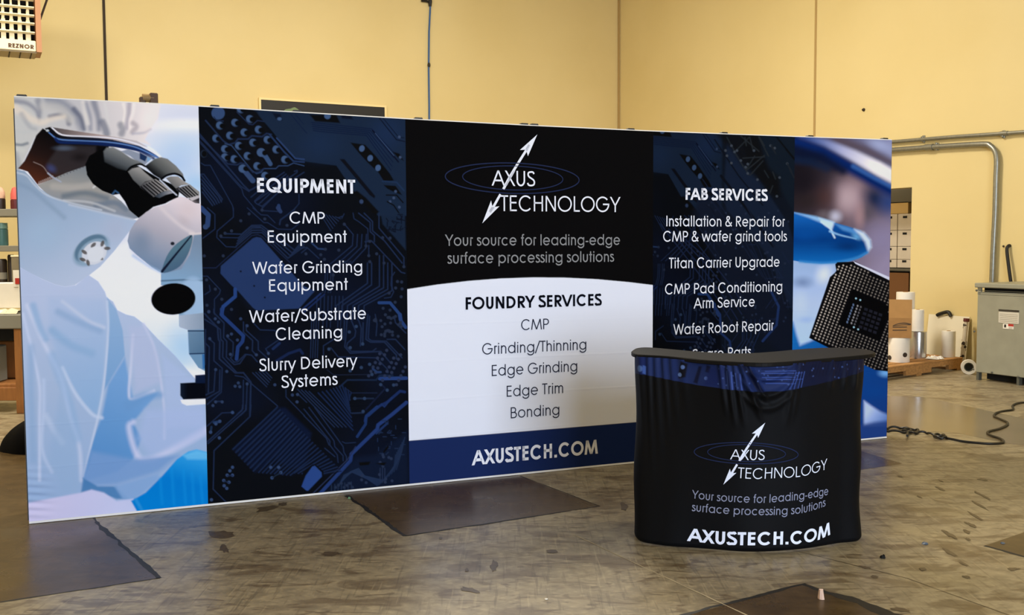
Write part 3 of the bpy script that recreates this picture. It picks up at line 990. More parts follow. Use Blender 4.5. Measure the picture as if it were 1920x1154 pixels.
    c.stroke(K(640, 620, 620, 650, 660, 780, 720, 800, 850, 740, 990, 660), (8, 14), (206, 212, 240), 12, .85, 5)
    c.poly(K(700, 560, 990, 560, 990, 680, 860, 740, 720, 780, 660, 700), (176, 194, 232), 20, .6)
    c.poly(K(440, 760, 640, 800, 860, 780, 760, 860, 560, 920, 410, 930, 400, 880), (130, 166, 214), 14, .9)
    c.poly(K(400, 890, 470, 930, 560, 930, 620, 990, 560, 990, 470, 960, 390, 960), (84, 138, 190), 6, .9)
    c.poly(K(550, 930, 760, 870, 760, 900, 640, 1000, 590, 990), (142, 176, 220), 8, .9)
    c.poly(K(130, 1010, 260, 985, 390, 960, 440, 945, 500, 960, 560, 1000, 640, 990, 680, 1060, 640, 1130, 120, 1140), grad(100, 940, (206, 206, 238), 240, 960, (198, 206, 240)), 6)
    # dark objective and stage
    c.poly([(338, 719), (392, 716), (392, 750), (344, 750), (338, 742)], grad(338, 730, (30, 44, 66), 352, 730, (14, 18, 30)), 2)
    c.poly([(366, 704), (392, 702), (392, 719), (366, 719)], (22, 38, 70), 2)
    c.poly([(338, 750), (392, 748), (392, 758), (350, 761), (341, 757)], (230, 234, 250), 2)
    # glove
    c.poly(K(630, 1000, 700, 960, 780, 880, 850, 800, 905, 762, 945, 752, 1010, 768, 1020, 1060, 670, 1070), grad(350, 845, (70, 172, 232), 320, 960, (4, 140, 216), (10, 136, 214)), 4)
    c.poly(K(880, 780, 945, 755, 1010, 770, 1010, 800, 900, 800), (120, 196, 240), 8, .8)
    for x in (300, 322, 344, 360, 376):
        c.stroke([(x, 880 + (x % 7) * 3), (x + 4, 945)], 5, (30, 156, 226), 7, .5)
    c.stroke([(255, 938), (262, 950), (268, 962)], 6, (60, 160, 224), 6, .7)


# ---- the printed circuit board
BG, TR, COPPER, PAD, DK = (9, 12, 18), (26, 39, 68), (22, 36, 58), (58, 82, 120), (10, 11, 13)
PL, VI = (33, 52, 94), (34, 44, 66)


def paint_board(c):
    c.poly([(300, 150), (900, 150), (900, 1000), (300, 1000)], BG)
    rng = np.random.default_rng(5)
    # faint blue pools
    for x, y, rx, ry in ((400, 640, 40, 150), (520, 380, 80, 60), (600, 480, 90, 60), (680, 620, 70, 60), (720, 700, 50, 70), (450, 750, 70, 40), (520, 650, 60, 40), (700, 850, 80, 80), (420, 330, 60, 60), (650, 560, 90, 50)):
        c.blob(x, y, rx * 1.5, ry * 1.5, (11, 19, 40), .6)
    K = crop(565, 205, .1733)
    A = crop(370, 195, .1733)
    # copper area at the top
    c.poly(A(600, 60, 1154, 90) + K(560, 60, 1200, 90, 1200, 1154) + K(830, 1154, 560, 880, 380, 610, 0, 560) + A(1060, 590, 960, 480, 830, 320, 720, 190), COPPER, 2)
    c.blob(600, 270, 60, 50, (24, 41, 70), .7)
    c.blob(725, 250, 50, 50, (26, 44, 80), .5)
    c.poly(K(90, 60, 380, 60, 420, 150, 150, 130), DK, 3)
    c.disc(614, 217.5, 6, 6, PAD, 2)
    c.poly(K(420, 50, 540, 70, 560, 110, 440, 100), (12, 18, 34), 3)
    c.poly(A(810, 95, 900, 110, 920, 180, 850, 160), (12, 18, 34), 3)
    c.disc(524, 223, 4, 3, PAD, 2)
    for i in range(5):
        y = 135 + 22 * i
        c.stroke(K(110 + 5 * i, y + 8, 330, y + 30, 760 - 14 * i, 212 + 18 * i, 1010 - 10 * i, 480 + 45 * i), 1.5, (12, 22, 50), 1.1)
    c.stroke(K(770, 230, 1050, 570), 2.6, (10, 14, 32), 1.3)
    c.stroke(K(800, 260, 1000, 500), 1.4, (52, 74, 112), 1.2, .8)
    c.stroke(K(840, 90, 1030, 330, 1120, 350), 2, (12, 18, 36), 1.3)
    c.stroke(K(880, 90, 1050, 300, 1110, 310), 1.5, (12, 18, 36), 1.3)
    c.stroke(A(1010, 110, 1150, 280) + K(60, 260), 1.4, (14, 26, 54), 1.2)
    c.stroke(A(1060, 110, 1150, 220), 1.2, (14, 26, 54), 1.2)
    # slot with three pads
    c.poly(K(530, 360, 690, 385, 800, 500, 960, 700, 1000, 770, 900, 790, 830, 680, 720, 580, 620, 470), DK, 2)
    for x, y in ((655, 425), (745, 530), (830, 635)):
        q = K(x, y)[0]
        c.disc(q[0], q[1], 5, 6, PAD, 1.6, 1, 20)
    c.poly(K(415, 540, 465, 540, 800, 940, 790, 965, 740, 930), (12, 14, 22), 2)
    c.poly(K(890, 820, 1020, 830, 1090, 930, 1010, 900, 930, 860), DK, 2)
    c.poly(K(990, 460, 1060, 480, 1110, 560, 1040, 520), DK, 2.5)
    for x, y in ((1060, 300), (1070, 520), (1020, 890), (960, 1000), (1060, 1060), (1000, 960)):
        q = K(x, y)[0]
        c.disc(q[0], q[1], 2.6, 2.6, (52, 68, 98), 1.5)
    c.stroke(K(880, 780, 1030, 790, 1110, 880), 3, (26, 44, 74), 1.5)
    c.stroke(K(920, 930, 1030, 930, 1100, 1010), 2.4, DK, 1.5)
    c.stroke(K(930, 1000, 1000, 1040, 1060, 1130), 2.4, DK, 1.5)
    c.poly(K(600, 880, 700, 960, 840, 1110, 800, 1154, 560, 900), DK, 3)
    c.disc(*K(650, 1000)[0], 3.6, 4, (44, 60, 92), 2)
    # pads with black holes
    pads = [(245, 235), (410, 205), (570, 165), (205, 375), (355, 345), (510, 310), (665, 280), (300, 490), (450, 455), (605, 420), (760, 390), (400, 600), (545, 565), (855, 495), (950, 605), (650, 675), (300, 580), (735, 780), (470, 60)]
    c.poly(A(400, 60, 640, 80, 780, 320, 1050, 600, 980, 650, 700, 700, 640, 740, 560, 700, 330, 460, 150, 230, 280, 150, 290, 60), (11, 13, 19), 6)
    for x, y in pads:
        q = A(x, y)[0]
        c.disc(q[0], q[1], 7.4, 7.4, (40, 58, 88), 2.2)
        c.disc(q[0] - 1, q[1] - 1, 6, 6.4, PAD, 2)
        c.disc(q[0] + 5, q[1] + .5, 6, 5, (9, 10, 13), 2)
    c.disc(*A(225, 100)[0], 12.5, 12, (46, 68, 108), 1.8)
    c.stroke(A(690, 530, 740, 570, 790, 650), (9, 8), (50, 74, 112), 1.8)
    c.disc(*A(690, 525)[0], 8, 8, PAD, 2)
    c.disc(*A(730, 530)[0], 5, 5, (9, 10, 13), 2)
    c.stroke(A(490, 700, 540, 760, 600, 830), (9, 10), (46, 66, 104), 1.8)
    c.disc(*A(490, 700)[0], 7.6, 7.6, PAD, 2)
    c.disc(*A(530, 700)[0], 6, 5, (9, 10, 13), 2)
    c.disc(*A(70, 540)[0], 6, 7, (30, 42, 62), 2)
    c.disc(*A(75, 540)[0], 5, 6, (9, 10, 13), 2)
    T = lambda cc, ww, *p, col=TR: c.stroke(cc(*p), ww, col, 1.2, .95)
    W = 1.9
    T(A, 3, 90, 180, 280, 400, 340, 440, 410, 420, 440, 380, 550, 380, 590, 345, 700, 355, 750, 320, 800, 330)
    T(A, W, 180, 140, 210, 180, 280, 185)
    T(A, W, 430, 90, 560, 220, 600, 225, 650, 180, 720, 190)
    T(A, W, 300, 430, 370, 450, 590, 720, 640, 755, 690, 740, 720, 700, 850, 700, 880, 670, 980, 670, 1040, 640, 1154, 670, col=(40, 60, 96))
    T(A, 2.6, 430, 660, 470, 640, 520, 650, 600, 740, 660, 740, 720, 700)
    T(A, 2.6, 10, 340, 330, 650, 420, 660)
    T(A, 3, 10, 310, 500, 880, 560, 940, 600, 920, 700, 860)
    T(A, W, 10, 400, 480, 920, 500, 990, 640, 1154)
    T(A, W, 0, 370, 470, 890, 560, 950)
    T(A, W, 40, 640, 80, 665, 140, 665, 380, 1100, 390, 1154)
    T(A, 3.2, 780, 330, 940, 520, 1040, 620, 1154, 630, col=(30, 48, 84))
    T(A, 3, 860, 370, 1060, 590, 1154, 600, col=(36, 56, 96))
    for i in range(5):
        T(A, 2.6, 40 + 4 * i, 770 + 46 * i, 230 - 20 * i, 1000 + 20 * i, 260 - 24 * i, 1060 + 10 * i)
    T(A, 2.2, 40, 760, 70, 760, 270, 1030, 260, 1050)
    for i in range(4):
        T(A, 2.2, 580 + 40 * i, 1010 + 40 * i, 760 + 40 * i, 860 + 30 * i, 940 + 20 * i, 740 + 20 * i)
    T(A, 2.2, 1154, 740, 1060, 800, 700, 1110, 640, 1080, 620, 1060, 1080, 740, 1080, 720, 1050, 730)
    T(A, W, 1100, 980, 1100, 1080, 1040, 1150)
    T(A, 6, 880, 1100, 890, 1154, col=PL)
    K = crop(370, 390, .1733)
    # big chip
    c.poly(K(600, 330, 640, 315, 690, 325, 1080, 770, 1154, 850) + K(1270, 900, 1100, 1090, 640, 1110, 600, 1080, 440, 900, 370, 840, 250, 710, 255, 630), PL, 2)
    c.blob(500, 540, 60, 60, (31, 49, 90), .5)
    for x, y in ((470, 688), (615, 845), (730, 970)):
        c.disc(*K(x, y)[0], 1.8, 1.8, (8, 12, 26), 1.4)
    c.stroke(K(60, 650, 200, 650, 590, 300, 650, 290, 700, 310, 1000, 590), 2, (22, 32, 58), 1.3)
    for i, o in enumerate((0, 26, 52, 80)):
        T(K, 2.4, 420 + o * .3, 420 - o * 1.1 - 5, 590, 270 - o, 700 - o * .1, 268 - o, 980 + o * .9, 545 - o * 1.1, 1154, 420 - o)
    T(K, W, 420, 425, 310, 420, 210, 320, 215, 250, 390, 100, 390, 0)
    T(K, 2.6, 300, 280, 480, 285, 580, 200, 680, 205)
    T(K, W, 250, 320, 450, 325)
    T(K, 9, 40, 0, 120, 80, 110, 190, col=(40, 62, 108))
    c.disc(*K(90, 205)[0], 5, 5, (44, 64, 104), 1.5)
    T(K, W, 110, 0, 190, 70, 190, 230, 60, 330)
    T(K, W, 540, 0, 720, 160, 760, 160, 870, 230, 1020, 235, 1100, 170)
    T(K, W, 600, 0, 690, 75, 760, 80, 840, 160)
    T(K, W, 700, 30, 880, 40)
    T(K, 3, 890, 180, 900, 130, 1050, 20)
    T(K, 7, 870, 0, 900, 40, col=(38, 54, 90))
    T(K, W, 60, 740, 110, 740, 250, 890, 240, 930, 185, 990, 185, 1154)
    T(K, 6.5, 410, 880, 410, 960, 280, 1070, 260, 1154, col=(34, 62, 120))
    T(K, W, 130, 840, 140, 900, 80, 940)
    for x, y in ((470, 140), (560, 65), (370, 250), (730, 120), (970, 190), (75, 520), (280, 520), (100, 780), (195, 880), (265, 990), (105, 1055), (125, 1120), (370, 1100), (300, 275), (255, 305), (700, 25)):
        c.disc(*K(x, y)[0], 2.8, 2.8, VI, 1.5)
    # right half
    K = crop(565, 400, .1733)
    for o in range(4):
        T(K, 2, 560 + 48 * o, 230, 560 + 48 * o - 8, 350 + 10 * o, 350 + 62 * o, 520 + 10 * o)
        T(K, 2, 350 + 62 * o, 520, 300 + 62 * o, 560)
    for o in range(6):
        T(K, 2.4, 715 + o * 45 + (o > 1) * 40, 540 - (o in (2, 3)) * 80, 715 + o * 45 + (o > 1) * 40, 760 + 16 * o, 440 + 60 * o - 60, 1000 + 0 * o, 430 + 60 * o - 60, 1154)
    for o in range(8):
        T(K, 1.8, 170 + 40 * o, 900, 165 + 40 * o, 1100)
    T(K, 3, 210, 870, 0, 1050, col=(26, 44, 90))
    T(K, 3, 250, 880, 30, 1070, col=(22, 38, 80))
    for o in (0, 24, 60, 84):
        T(K, 1.8, 260 + o, 600, 256 + o, 760, 230 + o, 860)
    T(K, 5.5, 840, 970, 960, 970, 1060, 1090, 1070, 1154, col=(34, 60, 112))
    T(K, W, 900, 920, 970, 910, 1000, 850, 970, 780, 975, 690, 1010, 640)
    T(K, W, 560, 0, 570, 60, 620, 90, 720, 170, 720, 300)
    T(K, 2.4, 620, 0, 745, 100, 745, 200, 790, 240, 790, 310)
    T(K, 2.4, 680, 0, 770, 90, 770, 190, 900, 300, 1090, 540)
    T(K, 2.4, 840, 0, 840, 160, 1110, 480, 1110, 560)
    T(K, 2.4, 690, 310, 760, 300, 1080, 640, 1120, 650)
    T(K, 2, 460, 110, 560, 230)
    T(K, 2, 0, 380, 60, 370, 190, 490)
    T(K, 3, 110, 320, 180, 385, 260, 390, col=(34, 54, 92))
    T(K, 2, 0, 430, 60, 380)
    for o in range(8):
        T(K, 1.8, 200 + 34 * o, 0 + 8 * o, 320 + 34 * o * .6, 190 - 26 * o)
    c.stroke(K(730, 350, 730, 460), 2, TR, 1.2)
    c.poly(K(860, 0, 1120, 0, 1130, 400, 1000, 250, 880, 120), COPPER, 3, .9)
    for _ in range(26):
        x, y = 930 + 190 * rng.random(), 10 + 200 * rng.random()
        c.stroke(K(x, y, x + rng.normal(0, 40), y + rng.normal(0, 40)), 1.8, (11, 16, 30), 1.3)
    for x, y in ((465, 120), (700, 355), (740, 305), (880, 265), (960, 270), (815, 440), (730, 460), (740, 525), (895, 540), (405, 400), (210, 450), (250, 500), (345, 670), (260, 390), (50, 440), (1020, 810), (950, 865), (1080, 905), (1015, 965), (885, 1030), (910, 1100), (960, 1050), (1000, 1130), (1040, 740), (1085, 745), (1090, 820), (1110, 580)):
        c.disc(*K(x, y)[0], 2.8, 2.8, VI, 1.5)
    # lower left
    K = crop(375, 580, .1733)
    T(K, 6.5, 235, 0, 240, 70, 470, 290, 460, 350, 410, 410, 395, 540, col=(30, 54, 108))
    T(K, 3, 50, 50, 190, 200, 200, 330, 215, 350, 210, 540, 380, 690, 470, 690, 550, 790, 540, 1154)
    T(K, 2.4, 50, 110, 220, 220, 225, 330, 250, 350, 245, 520, 400, 690)
    T(K, 2.4, 150, 0, 150, 40, 260, 150, 255, 310, 290, 350, 285, 520, 370, 600, 430, 590, 500, 490, 560, 500, 620, 570)
    T(K, 2.4, 110, 330, 155, 370, 150, 560, 240, 640, 230, 900, 80, 1030)
    T(K, 2.4, 60, 370, 100, 410, 90, 900)
    T(K, 2.4, 60, 930, 150, 890, 165, 660)
    T(K, 2.4, 215, 660, 210, 890, 70, 970)
    T(K, 2.4, 290, 300, 360, 360, 355, 500, 330, 530, 370, 575, 410, 570, 490, 490)
    T(K, 2.4, 470, 140, 470, 250, 570, 340, 565, 450, 610, 500)
    T(K, 2.4, 500, 170, 500, 230, 630, 350, 630, 440, 740, 540)
    T(K, 2.2, 60, 220, 55, 600)
    T(K, 2.2, 380, 720, 470, 735, 840, 1050, 820, 1080)
    T(K, 2.2, 470, 770, 465, 1080, 400, 1140)
    T(K, 2.2, 510, 810, 500, 1090, 440, 1150)
    T(K, 2.2, 550, 800, 545, 1100)
    T(K, 3, 160, 1000, 240, 1000)
    T(K, 2.2, 560, 130, 650, 225, 800, 230, 850, 250)
    for i in range(5):
        T(K, 2.2, 570 + 34 * i, 690 - 4 * i, 720 + 14 * i, 840 - 24 * i)
    T(K, 2.2, 740, 480, 710, 430, 870, 320)
    T(K, 5, 790, 430, 860, 370, col=(24, 40, 78))
    T(K, 5, 830, 560, 960, 480, 1080, 440, 1110, 480, col=(20, 34, 70))
    T(K, 2, 930, 870, 930, 950, 1130, 1154)
    T(K, 2, 1060, 920, 1154, 1010)
    for x, y in ((95, 30), (165, 105), (200, 140), (440, 105), (510, 180), (340, 270), (300, 290), (405, 335), (510, 420), (330, 490), (610, 495), (290, 675), (415, 800), (380, 835), (430, 840), (510, 810), (140, 1045), (170, 1005), (240, 1005), (1000, 930), (1055, 925), (1050, 1005), (740, 480), (810, 820), (105, 320), (170, 655)):
        c.disc(*K(x, y)[0], 2.8, 2.8, (40, 56, 88), 1.5)
    # lower right
    K = crop(570, 590, .1733)
    for x in (75, 100, 125, 150):
        T(K, 1.8, x + 10, 0, x, 300, x - 6, 470)
    for x in (210, 250, 290, 370, 400):
        T(K, 1.6, x, 0, x - 6, 140)
    T(K, 2.4, 440, 0, 430, 270)
    T(K, 2.4, 470, 0, 450, 270, 440, 350, 500, 420, 830, 400, 940, 530)
    T(K, 2.4, 510, 60, 560, 180, 550, 240, 470, 310, 460, 350, 510, 400, 740, 400, 780, 370)
    T(K, 2.4, 590, 60, 620, 150, 610, 340)
    T(K, 2.4, 640, 90, 635, 320)
    T(K, 2.6, 690, 0, 670, 270, 720, 300, 870, 300, 1000, 440, 1000, 480)
    T(K, 2.4, 710, 20, 695, 260, 730, 285, 890, 290, 1060, 470)
    T(K, 2.2, 290, 360, 370, 460, 780, 470, 900, 590, 910, 630)
    T(K, 2.2, 210, 440, 210, 340, 320, 270)
    T(K, 2.2, 770, 0, 790, 100, 780, 230)
    T(K, 6, 1040, 0, 1050, 70, 1100, 140, col=(34, 58, 110))
    T(K, 6.5, 820, 695, 1105, 690, col=(34, 58, 114))
    T(K, 3, 390, 780, 470, 710, 780, 710, 820, 660, 960, 660, col=(22, 36, 62))
    T(K, 1.8, 250, 600, 320, 655, 740, 650, col=(22, 30, 50))
    T(K, 1.8, 450, 800, 520, 850, 790, 850, col=(24, 34, 58))
    T(K, 3, 540, 910, 750, 910, col=(26, 38, 62))
    T(K, 3, 520, 1070, 640, 1065, col=(26, 38, 62))
    T(K, 3, 670, 1030, 880, 800, 830, 750, col=(18, 26, 50))
    T(K, 5, 660, 1154, 670, 1110, 820, 990, 900, 950, 1040, 830, 1090, 840, col=(24, 42, 88))
    T(K, 3, 700, 1100, 840, 970, 870, 1000, 950, 900, col=(26, 46, 92))
    T(K, 2.4, 900, 270, 990, 270, 1090, 380)
    T(K, 2.4, 980, 40, 990, 90, 1100, 200)
    for row in range(6):
        for k in range(5):
            x, y = 800 + 75 * k - 24 * row, 425 + 48 * row + 24 * k - 60 * (k % 2)
            if x < 1090:
                c.disc(*K(x + 20, y)[0], 2.9, 2.9, (38, 48, 74), 1.5)
    for _ in range(26):
        x, y = 760 + 330 * rng.random(), 20 + 230 * rng.random()
        c.disc(*K(x, y)[0], 2.7, 2.7, VI, 1.5)
    for x, y in ((270, 375), (490, 190), (565, 130), (500, 360), (635, 320), (550, 910), (655, 910), (640, 1050), (735, 650), (500, 610), (620, 575), (970, 765), (900, 820), (830, 760), (710, 540)):
        c.disc(*K(x, y)[0], 3, 3, (40, 58, 88), 1.5)
    T(K, 4, 745, 590, 790, 625, 830, 625, col=(32, 52, 92))
    # second serpentine
    for i in range(11):
        a = K(190 + 32 * i - 12 * max(0, 3 - i), 850 - 12 * i + 40 * max(0, i - 7), 530 - 6 * i + 20 * (i > 8), 1180 - 28 * i + 18 * max(0, 4 - i))
        c.stroke(a, 2.6, (20, 34, 66), 1.4)
    for i in range(4):
        T(K, 2.2, -70 + 42 * i, 810 + 8 * i, 330 + 42 * i, 1220)
    K = crop(570, 760, .156)
    T(K, 2.2, 0, 50, 310, 430, 310, 480, 400, 600, 410, 690)
    T(K, 2.2, 0, 130, 270, 400, 300, 480)
    T(K, 2.2, 60, 30, 360, 430, 370, 500, 470, 610, 470, 670)
    T(K, 2.2, 130, 30, 470, 500, 480, 570, 510, 620, 510, 670)
    T(K, 2.2, 250, 520, 370, 620)
    T(K, 1.8, 460, 440, 500, 460, 620, 450)
    # thick rail
    c.stroke(K(150, 1110, 560, 670, 570, 590, 880, 290, 890, 240, 1050, 120, 1230, -30), 6.5, (32, 54, 108), 1.6)
    c.stroke(K(80, 1090, 520, 660, 560, 600, 620, 500), 2, (34, 44, 74), 1.3)
    c.stroke(K(870, 340, 1000, 220), 4, (26, 46, 90), 1.5)
    T(K, 5, 640, 380, 740, 230, 750, 130, 880, 20, col=(26, 48, 96))
    # first serpentine
    S = crop(380, 760, .1646)
    c.poly(S(340, 500, 860, 30, 940, 30, 1240, 320, 1154, 740, 960, 700, 820, 600, 600, 770), (12, 22, 48), 8, .9)
    n = 24
    for i in range(n):
        x0, y0 = 345 + 36 * i * .92, 505 + 36 * i * .98
        x1, y1 = 850 + 31 * i, 25 + 31 * i
        if i > 7:
            x0, y0 = 345 + 36 * 7.4 + (i - 7.4) * 45, 505 + 36 * 7.4 * .98 + (i - 7.4) * 4 - 30 * (i > 16)
        c.stroke(S(x0, y0, x1, y1), 2.6, (22, 36, 66), 1.6)
        c.stroke(S(x0 + 15, y0 + 16, x1 + 15, y1 + 16), 1.5, (9, 14, 28), 1.3)
    T(S, 2.4, 550, 0, 540, 130, 130, 520, 120, 960, 280, 1120)
    T(S, 2.4, 490, 0, 490, 60, 60, 440)
    T(S, 2.4, 455, 0, 450, 60, 50, 420)
    T(S, 2.2, 50, 240, 220, 90, 340, 85)
    T(S, 5, 130, 200, 190, 190, col=(30, 52, 90))
    T(S, 4, 90, 310, 100, 250, col=(26, 44, 74))
    for x, y in ((150, 215), (195, 185), (90, 310), (190, 375), (340, 85), (340, 710), (310, 750), (280, 800), (340, 800), (240, 860), (300, 880), (245, 920), (275, 950), (775, 710), (865, 710), (790, 830), (890, 770), (100, 1080)):
        c.disc(*S(x, y)[0], 3, 3, (46, 66, 104), 1.6)
    T(S, 2, 280, 805, 340, 805)
    T(S, 2, 240, 865, 300, 885)
    T(S, 2, 790, 830, 890, 770, col=(26, 40, 60))
    # small chip
    c.poly(K(-10, 800, 100, 715, 140, 715, 235, 800, 235, 880, 60, 1050, 20, 1050, -50, 985), BG, 2)
    c.poly(K(20, 850, 100, 740, 130, 730, 210, 810, 215, 860, 50, 1030, 30, 1030, -30, 980), (38, 66, 128), 2)
    # dense lower right corner
    c.poly(K(400, 900, 620, 630, 860, 600, 1240, 320, 1260, 980, 260, 1060), (14, 24, 46), 14, .9)
    for i in range(9):
        o = 24 * i
        T(K, 1.6, 420 + o * .3, 900 - o * .6 + 60, 560 + o * .5, 800 - o * .2, 760 - 4 * i, 800 - o * .2 + 90, 880 + 10 * i, 970 - 8 * i, col=(30, 46, 76))
    for i in range(8):
        T(K, 1.6, 900 + 30 * i, 960 - 26 * i, 1080 + 14 * i, 760 - 30 * i, 1100 + 16 * i, 600 - 30 * i, col=(28, 43, 72))
    for i in range(7):
        T(K, 1.6, 330 + 40 * i, 960 - 6 * i, 330 + 40 * i, 1060, col=(30, 44, 70))
        c.disc(*K(380 + 34 * i, 990 - 24 * (i % 3))[0], 2.6, 2.6, (34, 46, 70), 1.4)
    for i in range(3):
        T(K, 1.8, 915 + 28 * i, 760, 915 + 28 * i, 930, col=(34, 46, 74))
    for _ in range(30):
        x, y = 640 + 560 * rng.random(), 320 + 620 * rng.random()
        if y > 900 - .55 * (x - 400):
            c.disc(*K(x, y)[0], 2.7, 2.7, (36, 48, 74), 1.5)
    for _ in range(24):
        x, y = 860 + 340 * rng.random(), 160 + 460 * rng.random()
        dx, dy = [(40, 0), (0, 40), (28, -28)][rng.integers(3)]
        T(K, 1.7, x, y, x + dx, y + dy, col=(27, 42, 72))
    c.poly(K(660, 690, 800, 680, 780, 720, 670, 730), DK, 2)
    c.poly(K(860, 700, 990, 690, 960, 730), DK, 2)
    c.poly(K(950, 560, 1010, 480, 1020, 510, 960, 580), DK, 2)


def paint_board_more(c):
    """what the right-hand print shows of the same board further to the right (darker, busier)"""
    rng = np.random.default_rng(8)
    K = crop(1350, 250, .13)
    c.poly([(1366, 235), (1386, 245), (1402, 300), (1440, 362), (1478, 420), (1493, 470), (1493, 600), (1440, 480), (1400, 430), (1362, 395), (1358, 340)], (17, 27, 46), 6)
    c.poly([(1318, 352), (1345, 378), (1420, 470), (1470, 560), (1490, 620), (1490, 690), (1400, 600), (1330, 470), (1300, 400)], (13, 19, 34), 16, .8)
    c.stroke([(1352, 330), (1400, 392), (1450, 462)], 5, (9, 12, 20), 2)
    c.stroke([(1340, 262), (1385, 330), (1430, 385)], 2.4, (9, 13, 22), 1.5)
    c.poly([(1385, 240), (1400, 240), (1500, 420), (1500, 250)], (14, 24, 36), 10, .8)
    c.poly(K(-60, 0, 560, 0, 640, 330, 700, 500, 860, 640, 870, 920, 800, 940, 560, 680, 300, 440, 200, 270), (10, 11, 13), 14, .9)
    for x0, y0, x1, y1 in ((100, 60, 210, 260), (210, 270, 330, 470), (330, 470, 420, 600), (230, 250, 420, 60), (300, 40, 560, 260), (400, 520, 640, 320), (330, 360, 640, 340), (430, 60, 480, 260), (560, 40, 640, 180), (440, 600, 620, 400), (380, 180, 360, 60), (500, 330, 380, 520), (640, 540, 700, 640), (760, 560, 800, 660), (760, 760, 720, 860), (560, 60, 700, 330)):
        c.stroke(K(x0, y0, x1, y1), 2.4, (30, 36, 42), 1.5, .8)
    for x, y in ((165, 180), (80, 250), (100, 325), (165, 430), (210, 270), (245, 250), (300, 395), (370, 490), (400, 445), (490, 250), (400, 580), (540, 670), (730, 180), (790, 215), (970, 440), (860, 640), (820, 910)):
        c.disc(*K(x, y)[0], 2.4, 2.4, (52, 60, 72), 1.4)
    for x, y, a in ((740, 180, 0), (970, 440, 0), (1010, 530, 0)):
        c.stroke(K(x, y, x + 60, y + 110), 3, (24, 30, 38), 1.5)
    c.stroke(K(820, 60, 1060, 360), 3, (9, 11, 14), 2)
    c.stroke(K(960, 240, 1080, 380), 3, (9, 11, 14), 2)
    # rails and traces lower down
    for i in range(4):
        c.stroke([(1238 + 16 * i, 420 + 10 * i), (1300 + 14 * i, 500), (1345 + 10 * i, 560 - 6 * i), (1375 + 8 * i, 610 - 10 * i)], 2, (20, 30, 56), 1.4)
    for i in range(7):
        c.stroke([(1300 + 17 * i, 330 + 6 * i), (1380 + 14 * i, 440 + 8 * i), (1430 + 8 * i, 520 + 10 * i)], 1.8, (18, 26, 46), 1.4, .9)
    c.stroke([(1330, 560), (1350, 590), (1352, 625), (1368, 640), (1372, 665)], 4, (24, 42, 84), 1.6)
    c.stroke([(1445, 545), (1460, 575), (1456, 610), (1430, 640)], 4.5, (24, 42, 84), 1.6)
    for i in range(5):
        c.stroke([(1392 + 8 * i, 600), (1392 + 8 * i, 640 - 4 * i), (1376 + 8 * i, 662)], 1.6, (20, 32, 60), 1.3)
    for _ in range(70):
        x, y = 1320 + 160 * rng.random(), 380 + 300 * rng.random()
        c.disc(x, y, 1.9, 2.1, (28, 38, 60), 1.4, .9)
    for _ in range(40):
        x, y = 1330 + 150 * rng.random(), 400 + 270 * rng.random()
        dx, dy = [(0, 22), (14, 22), (-14, 20), (12, 0)][rng.integers(4)]
        c.stroke([(x, y), (x + dx, y + dy)], 1.5, (20, 30, 54), 1.3, .9)


